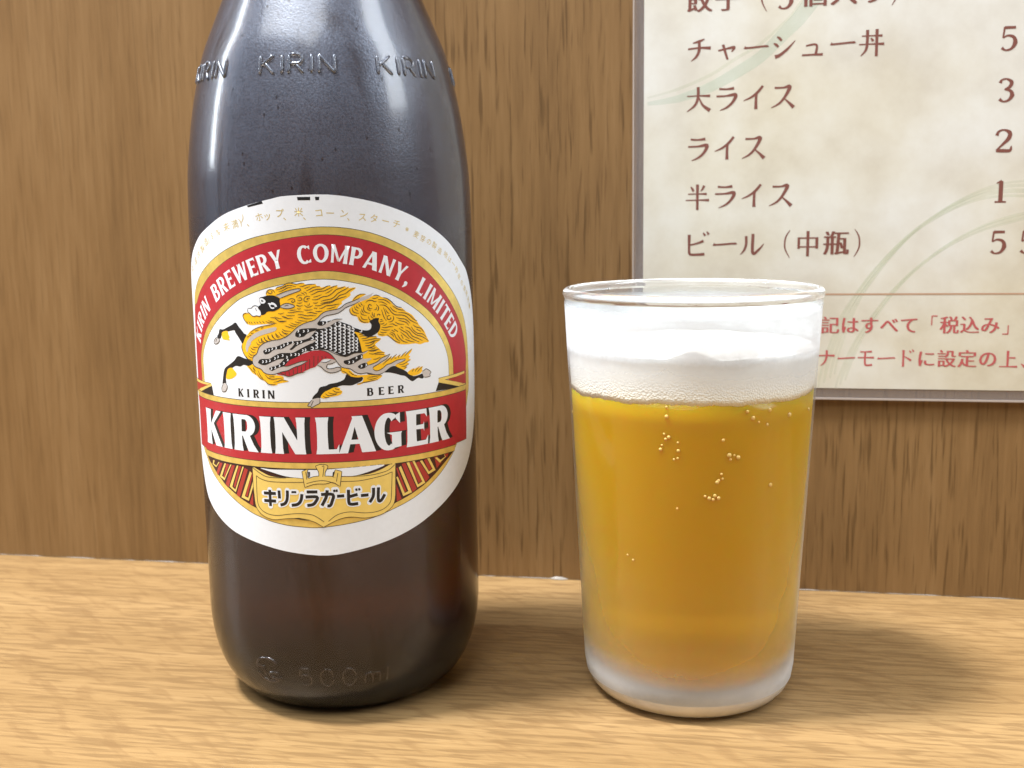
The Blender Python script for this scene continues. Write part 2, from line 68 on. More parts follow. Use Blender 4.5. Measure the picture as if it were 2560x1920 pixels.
 'belly': [[(-8.0,88.33),(-7.51,88.87),(-6.73,89.68),(-5.23,90.31),(-3.48,91.19),(-1.47,91.8),(-0.41,91.91),(0.73,91.84),(2.16,91.33),(3.17,90.56),(3.86,89.59),(3.14,89.82),(2.11,89.96),(1.07,89.88),(0.42,89.36),(-0.45,88.53),(-0.88,88.12),(-2.16,87.71),(-3.46,87.08),(-4.33,86.66),(-5.42,86.5),(-5.97,86.2),(-6.72,85.97),(-7.83,86.09),(-10.1,86.41),(-8.73,86.97),(-7.31,87.26),(-5.89,87.99),(-4.05,88.62),(-2.67,89.32),(-2.49,89.54),(-4.01,89.42),(-5.85,88.79),(-7.25,88.34)]],
 'ink': [[(-4.9,88.25),(-5.03,86.66)],[(-3.99,88.36),(-4.16,86.87)],[(-3.01,88.88),(-3.18,87.4)],[(-2.07,89.93),(-2.16,87.81)],[(-1.04,90.66),(-1.19,88.23)],[(-0.1,90.64),(-0.22,88.85)],[(0.79,90.62),(0.75,89.78)],[(1.61,90.5),(1.59,90.08)],[(-7.97,87.08),(-7.91,86.27)],[(-7.03,87.27),(-6.89,86.19)],[(-6.0,87.63),(-5.96,86.47)],[(-8.31,105.94),(-6.89,106.64),(-5.7,106.76),(-4.46,106.49)],[(-7.11,105.9),(-6.45,106.24),(-5.28,106.24)],[(-7.72,106.6),(-6.5,107.25),(-5.5,107.29),(-4.34,107.06),(-3.36,107.27),(-2.65,107.26)],[(-3.66,106.53),(-2.86,106.57),(-2.14,106.86),(-1.26,106.98),(-0.08,107.01)],[(-2.62,106.04),(-1.99,106.25),(-1.28,106.46)],[(-2.2,105.51),(-1.31,105.89),(-0.5,106.32),(0.98,106.51)],[(-1.6,105.11),(-0.98,105.41),(-0.01,105.79),(1.47,105.93),(2.36,106.44),(3.23,106.64)],[(-1.19,104.58),(-0.3,104.92),(0.58,105.34),(1.8,105.45),(2.86,105.9),(3.82,106.32),(4.83,106.64)],[(-0.6,104.09),(0.1,104.21),(1.25,104.63)],[(2.13,104.92),(2.83,105.16),(3.8,105.84)],[(-0.97,103.53),(0.16,103.51),(1.4,104.1),(2.53,104.25),(3.59,104.84),(4.58,105.69),(5.63,106.01),(6.51,106.38)],[(1.01,103.1),(1.89,103.35),(3.11,103.54),(3.99,103.95),(4.89,104.8),(5.77,105.31),(6.66,105.72),(7.37,106.18)],[(0.91,102.62),(2.04,102.86),(3.35,103.05),(4.41,103.59),(5.31,104.36),(6.62,104.75),(7.52,105.43),(8.77,105.96)],[(-0.74,102.83),(-0.22,102.69),(0.4,102.85)],[(-0.33,102.16),(0.71,102.14),(1.86,102.6),(3.25,102.74),(4.31,103.33),(5.37,103.74),(6.77,104.09)],[(-0.62,101.6),(0.17,101.54)],[(0.6,101.53),(1.3,101.56),(2.19,102.07),(3.31,102.13),(4.27,102.28),(5.15,102.43)],[(2.24,101.37),(3.29,101.52),(4.34,101.84)],[(-0.3,100.84),(0.4,100.79),(1.27,100.9)],[(-2.91,101.27),(-2.21,101.14),(-0.89,101.25)],[(-2.24,100.48),(-1.36,100.64),(-0.49,100.41),(0.12,100.31)],[(-4.39,100.1),(-3.5,100.14),(-2.27,99.86),(-1.39,99.94),(-0.16,99.83)],[(-4.33,99.53),(-3.52,99.52),(-2.3,99.16),(-1.06,99.23)],[(-4.53,98.96),(-3.56,98.73),(-2.23,98.63)],[(-5.09,98.56),(-4.29,98.29),(-3.58,98.25)],[(-6.1,98.3),(-5.03,97.86),(-4.13,97.81)],[(-6.57,97.95),(-5.68,97.55),(-4.78,97.42)],[(-7.51,97.59),(-6.6,97.33),(-5.43,96.98)],[(-8.2,96.88),(-7.47,96.44),(-6.01,96.36)],[(-8.32,96.26),(-7.59,95.86),(-6.67,95.78)],[(-6.72,100.68),(-5.81,100.59),(-4.45,100.85),(-2.94,100.75)],[(-7.11,100.06),(-6.21,99.89),(-5.02,99.97)],[(-8.15,99.7),(-7.42,99.53),(-6.6,99.27),(-5.51,99.22)],[(-8.67,98.64),(-7.09,98.69)],[(-6.24,101.12),(-5.51,101.16),(-4.61,101.24)],[(-4.45,102.82),(-3.82,102.73),(-3.2,102.86)],[(-4.56,102.25),(-3.85,102.07),(-3.05,102.24)],[(-4.5,101.64),(-4.06,101.42),(-3.52,101.54)],[(-2.78,102.33),(-2.18,101.88),(-1.48,101.87),(-0.85,102.21)],[(-2.16,102.32),(-1.64,102.31),(-1.53,102.75)],[(-1.29,104.15),(-2.08,104.33),(-2.71,103.81),(-2.74,103.29),(-2.31,103.07),(-1.86,103.1)],[(-1.4,103.71),(-1.83,103.85),(-2.11,103.63),(-1.76,103.45)],[(-3.12,104.52),(-3.83,104.61),(-4.38,104.27),(-4.39,104.0)],[(-4.33,103.48),(-3.71,103.3),(-3.26,103.56),(-3.33,103.91),(-3.77,104.0),(-3.96,103.74)],[(-6.59,103.4),(-5.75,103.79),(-5.04,103.66),(-4.88,103.22),(-5.34,102.91),(-5.69,103.13),(-5.32,103.4)],[(-3.41,105.09),(-2.93,104.95),(-2.51,104.55)],[(-2.83,105.3),(-2.3,105.12),(-2.06,104.77)],[(-4.56,102.34),(-3.94,102.07)],[(-16.17,98.38),(-15.76,97.99)],[(-15.31,98.41),(-14.91,98.02)],[(-14.57,98.43),(-14.18,98.08)],[(-13.84,98.53),(-13.35,98.14)],[(-13.02,98.59),(-12.54,98.2)],[(-12.22,98.61),(-11.25,98.23),(-9.32,98.21)],[(-11.61,98.8),(-10.75,98.54),(-9.88,98.42)],[(-10.99,99.47),(-9.83,99.39),(-9.1,98.78),(-8.36,98.52),(-7.06,98.66)],[(-9.91,99.7),(-9.08,99.36),(-8.05,99.19)],[(-8.12,99.72),(-7.38,99.63),(-6.75,99.37)],[(-9.02,100.42),(-8.28,100.33),(-7.52,100.6)],[(-17.08,97.82),(-17.92,98.69),(-18.37,99.65),(-17.99,100.2),(-16.81,100.37)],[(-17.37,98.53),(-17.06,98.09)],[(-16.71,98.46),(-16.42,97.93)],[(-16.78,95.6),(-15.42,96.62),(-13.29,97.39),(-11.28,97.69),(-9.81,98.07)],[(-16.23,95.61),(-15.47,95.82)],[(-15.12,96.27),(-14.16,96.57)],[(-17.5,94.76),(-16.25,95.35)],[(-13.52,96.94),(-12.8,97.13)],[(-13.65,94.71),(-13.49,93.82),(-12.69,93.66)],[(-12.72,95.0),(-12.46,94.21),(-11.68,93.96)],[(-11.79,95.47),(-11.54,94.67),(-10.97,94.33)],[(-10.8,95.75),(-10.45,94.96),(-9.89,94.52)],[(-9.92,95.94),(-9.47,95.42),(-8.73,94.98)],[(-9.04,96.22),(-8.51,95.51),(-7.69,95.17)],[(-8.28,96.49),(-7.75,95.88),(-7.02,95.61)],[(-11.78,104.75),(-11.55,105.37),(-10.85,105.81),(-9.98,105.73),(-9.54,105.12)],[(-11.45,105.46),(-11.17,105.11),(-10.5,104.98),(-10.2,105.29),(-10.48,105.46)],[(-9.31,105.99),(-8.82,106.39),(-7.97,106.56),(-6.47,107.21)],[(-9.23,105.73),(-7.99,106.04),(-6.49,106.69)],[(-8.68,105.29),(-7.55,105.64),(-6.52,106.17)],[(-14.7,101.53),(-14.42,100.92)],[(7.41,101.25),(7.48,100.45),(8.05,99.83),(9.04,99.6)],[(8.01,101.42),(8.09,100.73),(8.56,100.31),(9.45,100.08)],[(8.52,101.7),(8.69,101.1),(9.37,100.63)],[(8.92,101.88),(9.1,101.48),(9.59,101.26)],[(9.43,102.36),(9.71,101.85),(10.01,101.64)],[(9.99,102.64),(10.12,102.13),(10.42,101.92)],[(11.04,102.49),(11.76,102.96),(12.58,102.92),(13.19,102.65),(13.7,102.67)],[(12.6,103.52),(13.21,103.34),(14.05,103.6)],[(14.03,103.06),(15.28,103.0),(16.23,102.55),(16.96,101.96)],[(14.11,102.55),(15.16,102.4),(16.2,101.75)],[(14.4,101.79),(15.56,101.68),(16.49,100.93),(17.22,99.98),(18.19,99.32),(19.76,99.17),(21.01,98.73),(22.17,97.73),(24.22,96.7)],[(16.83,101.26),(17.67,100.36),(18.65,99.9)],[(17.49,101.47),(18.46,100.81),(19.46,100.4),(20.71,100.22)],[(18.87,99.78),(20.46,99.63),(21.85,98.98),(23.02,97.97),(24.0,97.49)],[(18.39,98.7),(19.5,98.32),(20.53,98.2),(21.33,97.69),(22.02,97.03)],[(18.92,98.01),(20.05,97.68),(20.97,97.31),(21.65,96.55)],[(18.02,97.71),(18.9,97.15),(20.37,96.95)],[(16.58,97.2),(17.46,97.25),(18.1,96.85),(18.66,96.76)],[(14.65,96.71),(15.49,96.51),(16.56,96.65),(17.54,96.58)],[(14.52,96.22),(15.36,95.92),(16.76,95.93)],[(14.29,95.63),(14.92,95.34),(15.88,95.43)],[(13.86,95.15),(14.58,94.86),(15.32,94.86)],[(15.86,94.88),(16.91,94.05),(17.98,93.16),(19.2,92.76)],[(16.51,95.08),(17.26,94.73),(17.57,94.2)],[(16.74,95.47),(17.71,94.9),(18.23,93.85),(19.21,93.06)],[(17.08,95.86),(17.83,95.4)],[(18.48,94.85),(19.12,93.78),(20.01,93.0),(21.16,92.6)],[(17.74,96.01),(18.72,95.34)],[(19.29,95.3),(20.51,94.29),(21.66,93.38)],[(19.49,94.57),(20.03,93.61)],[(18.97,96.13),(19.98,95.45),(21.0,94.86),(21.68,93.99),(22.86,93.18),(24.46,92.42)],[(20.68,95.65),(21.72,95.01),(22.52,94.02),(23.99,93.39),(25.37,92.69)],[(20.59,96.42),(21.75,95.93),(22.68,94.93),(23.88,94.11),(25.28,93.68),(27.24,92.47)],[(22.24,96.3),(22.93,95.32),(24.15,94.5),(25.43,94.29),(26.59,93.46)],[(22.74,96.72),(23.58,96.09),(24.95,95.67),(25.83,94.67)],[(20.49,93.47),(21.65,92.97),(23.09,92.54)],[(23.68,95.57),(24.93,94.95)],[(19.44,96.45),(20.11,96.05)],[(12.92,104.0),(13.65,104.12),(14.57,103.78)],[(15.19,103.5),(16.14,103.25),(17.2,102.5),(18.26,101.43),(19.14,101.03),(19.87,100.93)],[(10.72,101.91),(10.58,100.92),(11.06,100.3),(11.97,99.96)],[(11.41,101.48),(11.59,100.88),(12.29,100.55)],[(12.53,101.63),(12.04,102.05),(11.72,101.67),(12.0,101.06),(12.62,101.13)],[(12.91,100.72),(13.54,100.88),(13.55,101.38)],[(13.58,101.98),(14.07,101.36),(14.05,100.76),(13.73,100.48)],[(10.09,101.14),(10.27,100.54),(10.65,100.12)],[(9.87,100.56),(10.14,99.85),(11.24,99.5)],[(9.33,99.38),(9.7,98.57),(10.48,98.04),(11.59,98.03)],[(9.83,99.56),(10.3,98.74),(11.41,98.54)],[(11.64,99.28),(11.91,98.47),(12.63,98.43)],[(12.15,99.55),(12.44,99.04),(12.85,98.82)],[(12.59,100.23),(12.57,99.63),(12.96,99.11)],[(13.09,100.01),(12.97,99.51),(13.17,99.1)],[(13.69,99.28),(13.81,99.67),(14.33,99.64),(14.32,99.34)],[(14.78,100.72),(15.26,99.09),(15.86,98.05)],[(15.22,101.2),(15.71,99.97),(15.89,99.05)],[(15.74,100.87),(16.14,100.04),(16.67,99.71)],[(16.87,99.3),(16.22,99.14),(16.09,98.54),(16.62,98.31),(17.06,98.58),(16.85,98.8)],[(17.52,99.16),(17.72,98.54),(17.26,97.86),(16.39,97.77)],[(14.39,98.44),(14.92,98.41)],[(14.27,97.94),(15.12,98.09)],[(14.25,97.44),(14.88,97.4),(15.42,97.67)],[(14.98,97.1),(15.61,97.11),(16.0,97.49)],[(8.27,103.2),(8.89,103.87),(10.01,104.47),(11.21,104.42)],[(9.28,95.25),(9.88,95.32),(10.38,95.24)],[(9.46,94.79),(10.37,94.94),(11.57,94.58)],[(9.84,94.27),(10.85,94.32),(12.09,94.65),(13.52,94.47)],[(10.03,93.76),(11.35,93.89),(12.89,94.1),(14.34,93.96)],[(10.61,93.23),(11.52,93.18),(13.08,93.49)],[(10.69,92.62),(11.81,92.66),(12.86,93.2)],[(11.18,92.04),(12.21,92.23),(13.04,92.48)],[(11.36,91.47),(12.8,91.49),(13.95,91.67)],[(10.63,93.19),(11.69,93.23),(12.67,93.6),(14.05,93.7)],[(10.71,92.57),(11.67,92.61),(12.76,93.26)],[(11.26,92.01),(12.13,92.06),(12.84,92.73)],[(12.02,91.73),(12.71,91.88),(13.1,92.05)],[(11.52,91.29),(12.69,91.26),(13.88,91.66)],[(11.51,90.76),(12.47,90.56),(13.75,90.86),(15.14,90.76)],[(12.85,90.44),(13.84,90.47),(15.22,90.23)],[(12.43,89.37),(13.21,89.37),(14.21,89.78)],[(14.65,87.92),(15.58,88.72),(16.62,89.41),(16.84,89.78)],[(16.7,88.82),(17.24,89.46),(18.2,90.1)],[(17.65,89.23),(18.07,89.24)],[(18.6,89.15),(18.72,89.62),(19.16,89.97)],[(19.35,89.28),(19.8,89.92),(20.81,90.56)],[(20.22,89.45),(21.02,90.2),(22.29,91.06)],[(18.76,87.59),(19.94,87.68),(21.75,88.53)],[(19.28,87.16),(20.36,87.11),(21.38,87.59)],[(20.02,86.61),(20.8,86.92)],[(22.11,85.62),(22.7,86.25)],[(23.03,85.53),(23.28,85.99),(24.37,86.66)],[(23.61,85.37),(24.1,85.81),(25.22,86.57)],[(10.93,85.26),(12.09,85.28),(14.36,85.45)],[(10.82,84.93),(11.88,84.72),(13.45,85.03)],[(9.93,84.12),(11.57,84.3),(13.34,84.56)],[(12.26,87.23),(12.46,87.6),(13.36,88.02),(14.57,88.7),(15.7,89.29),(16.55,90.33)],[(12.25,87.13),(12.82,86.66),(13.61,86.64),(14.72,87.15),(15.65,87.85),(16.68,88.06),(18.26,88.7),(20.42,88.85)],[(20.42,88.85),(20.08,88.44),(18.23,87.83)],[(9.24,86.08),(10.77,86.27),(11.24,85.96),(13.08,85.69),(14.07,85.76),(15.09,86.26)],[(11.03,88.03),(12.19,88.29),(13.48,88.77),(14.2,89.4),(15.21,89.8),(16.55,90.33)],[(0.62,81.38),(1.23,80.94),(2.07,81.03)],[(1.16,81.91),(1.98,81.35),(3.76,81.66)],[(1.8,82.1),(2.83,81.75),(3.87,81.82)],[(2.86,82.71),(3.57,82.15),(4.93,82.15)],[(3.4,83.01),(4.32,82.66)],[(4.96,87.11),(5.93,86.64),(6.95,85.85)],[(6.67,86.93),(7.48,86.14),(8.52,85.77)],[(8.45,83.85),(10.05,84.07),(11.35,84.2)],[(0.16,91.99),(1.35,91.77),(2.57,91.11),(3.46,90.13),(5.04,87.95),(7.0,87.44),(8.23,86.53),(9.49,86.14),(10.88,86.27),(12.99,85.7)],[(-0.45,88.53),(0.47,88.09),(1.17,87.33),(2.29,86.72),(3.54,86.73),(4.86,87.22),(4.83,87.75),(4.1,87.93),(3.06,87.65),(1.91,87.68),(1.71,88.17),(2.06,88.69),(2.89,88.77),(3.95,89.27)],[(0.42,89.26),(1.66,89.12),(2.83,89.72)],[(2.18,91.86),(3.71,91.07),(5.24,90.44),(6.27,90.29),(7.33,90.72),(8.39,91.04),(9.98,91.07),(11.39,91.52)],[(-16.22,89.26),(-16.0,90.26),(-14.99,91.02),(-14.5,92.11),(-13.94,92.84),(-12.77,93.59),(-10.76,94.21),(-8.88,94.48),(-7.2,95.19),(-5.87,96.16)],[(-16.22,89.26),(-16.1,88.54),(-15.49,87.94),(-14.04,87.46),(-13.36,86.76),(-12.17,86.31),(-10.68,86.35),(-9.22,86.7),(-7.83,86.09),(-6.72,85.97),(-5.04,86.61),(-3.22,86.92)],[(-8.85,88.31),(-7.25,88.34),(-5.85,88.79),(-4.01,89.42),(-2.49,89.54)],[(-10.1,86.41),(-8.73,86.97),(-7.31,87.26),(-5.89,87.99),(-4.05,88.62),(-2.49,89.54)],[(-17.48,89.47),(-18.12,90.16),(-18.86,91.21),(-19.19,92.28),(-19.01,93.19)],[(-16.07,92.59),(-15.43,92.48),(-14.37,92.61)],[(-16.62,92.48),(-16.1,92.05),(-15.15,91.91)],[(-16.78,91.75),(-16.15,91.33),(-15.29,91.27)],[(-17.26,91.19),(-16.62,90.68),(-15.54,90.73)],[(-17.41,90.56),(-16.88,90.13),(-16.12,90.07)],[(-17.99,90.35),(-17.47,89.65),(-16.47,89.61)],[(-14.93,93.71),(-14.54,93.18),(-13.92,93.11)],[(-14.36,94.44),(-14.09,93.73),(-13.38,93.57)],[(-13.52,94.73),(-13.35,94.11),(-12.66,93.77)],[(-12.9,95.01),(-12.63,94.4),(-11.85,94.06)],[(-11.87,95.39),(-11.72,94.59),(-10.85,94.34)],[(-10.88,95.5),(-10.62,94.97),(-9.96,94.63)],[(-9.91,95.69),(-9.56,95.08),(-9.0,94.82)],[(-17.46,88.12),(-16.83,87.33),(-16.0,86.65)],[(-16.25,87.9),(-15.55,86.94)],[(-16.16,87.64),(-15.79,86.57),(-15.38,86.14)],[(-14.89,87.24),(-14.33,86.0),(-13.55,85.22)],[(-15.15,86.51),(-14.37,85.37),(-13.05,84.88)],[(-13.08,86.23),(-12.21,85.45),(-11.13,85.21),(-10.15,85.33),(-8.42,85.59)],[(-12.0,85.73),(-10.61,85.81)],[(-13.15,84.97),(-12.39,84.09),(-11.3,83.95),(-10.31,84.07)],[(-10.98,84.5),(-9.8,84.71),(-8.82,85.09),(-7.24,84.8)],[(-7.64,94.85),(-6.69,95.47),(-5.64,96.36),(-4.51,97.33),(-3.23,98.02),(-1.98,98.45),(-0.73,98.79),(0.17,99.39),(1.07,100.25),(2.14,100.8),(4.23,101.18),(5.28,101.46),(6.53,102.39),(7.95,102.87),(9.2,103.35),(9.83,103.68)],[(9.8,102.89),(8.28,102.15),(6.68,101.59),(5.61,100.83),(4.54,100.25),(2.1,99.79),(1.03,99.19),(0.48,98.59),(0.02,98.07)],[(-9.38,104.54),(-8.36,104.89),(-6.95,105.41),(-5.11,105.89),(-3.94,106.05),(-3.42,105.92),(-3.52,105.66),(-4.06,105.4),(-5.61,104.88),(-7.47,104.19),(-8.32,103.88)],[(-8.51,101.9),(-7.83,102.43),(-6.8,102.74),(-5.72,102.52),(-4.97,102.12),(-5.48,101.73),(-6.68,101.51),(-7.78,101.64),(-8.51,101.9)],[(-7.39,102.08),(-6.82,102.3),(-6.37,102.21)],[(3.27,98.7),(4.23,98.98),(5.69,98.94)],[(-27.88,94.2),(-26.79,93.81),(-27.01,93.16),(-28.04,92.58),(-29.05,92.64),(-29.18,93.09),(-28.59,93.78),(-27.88,94.2)],[(-26.25,83.2),(-26.91,82.26),(-26.8,81.35),(-25.46,81.48),(-24.67,82.76),(-25.29,83.43)],[(-1.83,80.57),(-2.5,79.83),(-2.96,79.08),(-2.32,78.97),(-2.02,78.7),(-0.93,79.28),(-0.18,79.69),(-0.13,80.87)],[(-2.21,79.08),(-1.63,80.25)],[(25.06,85.41),(25.56,85.55),(26.32,85.86),(27.72,84.96),(27.31,84.46),(27.42,83.95),(26.13,83.86),(25.5,83.98)],[(-28.41,93.06),(-27.83,93.83)],[(-16.74,101.48),(-15.87,101.5),(-15.31,101.96),(-14.67,102.11),(-14.06,101.9),(-13.88,101.37)],[(-13.34,100.05),(-13.67,99.69),(-14.49,99.81),(-15.23,99.65),(-15.76,99.82),(-16.27,100.25),(-16.8,100.59),(-16.88,101.03),(-16.74,101.48)]],
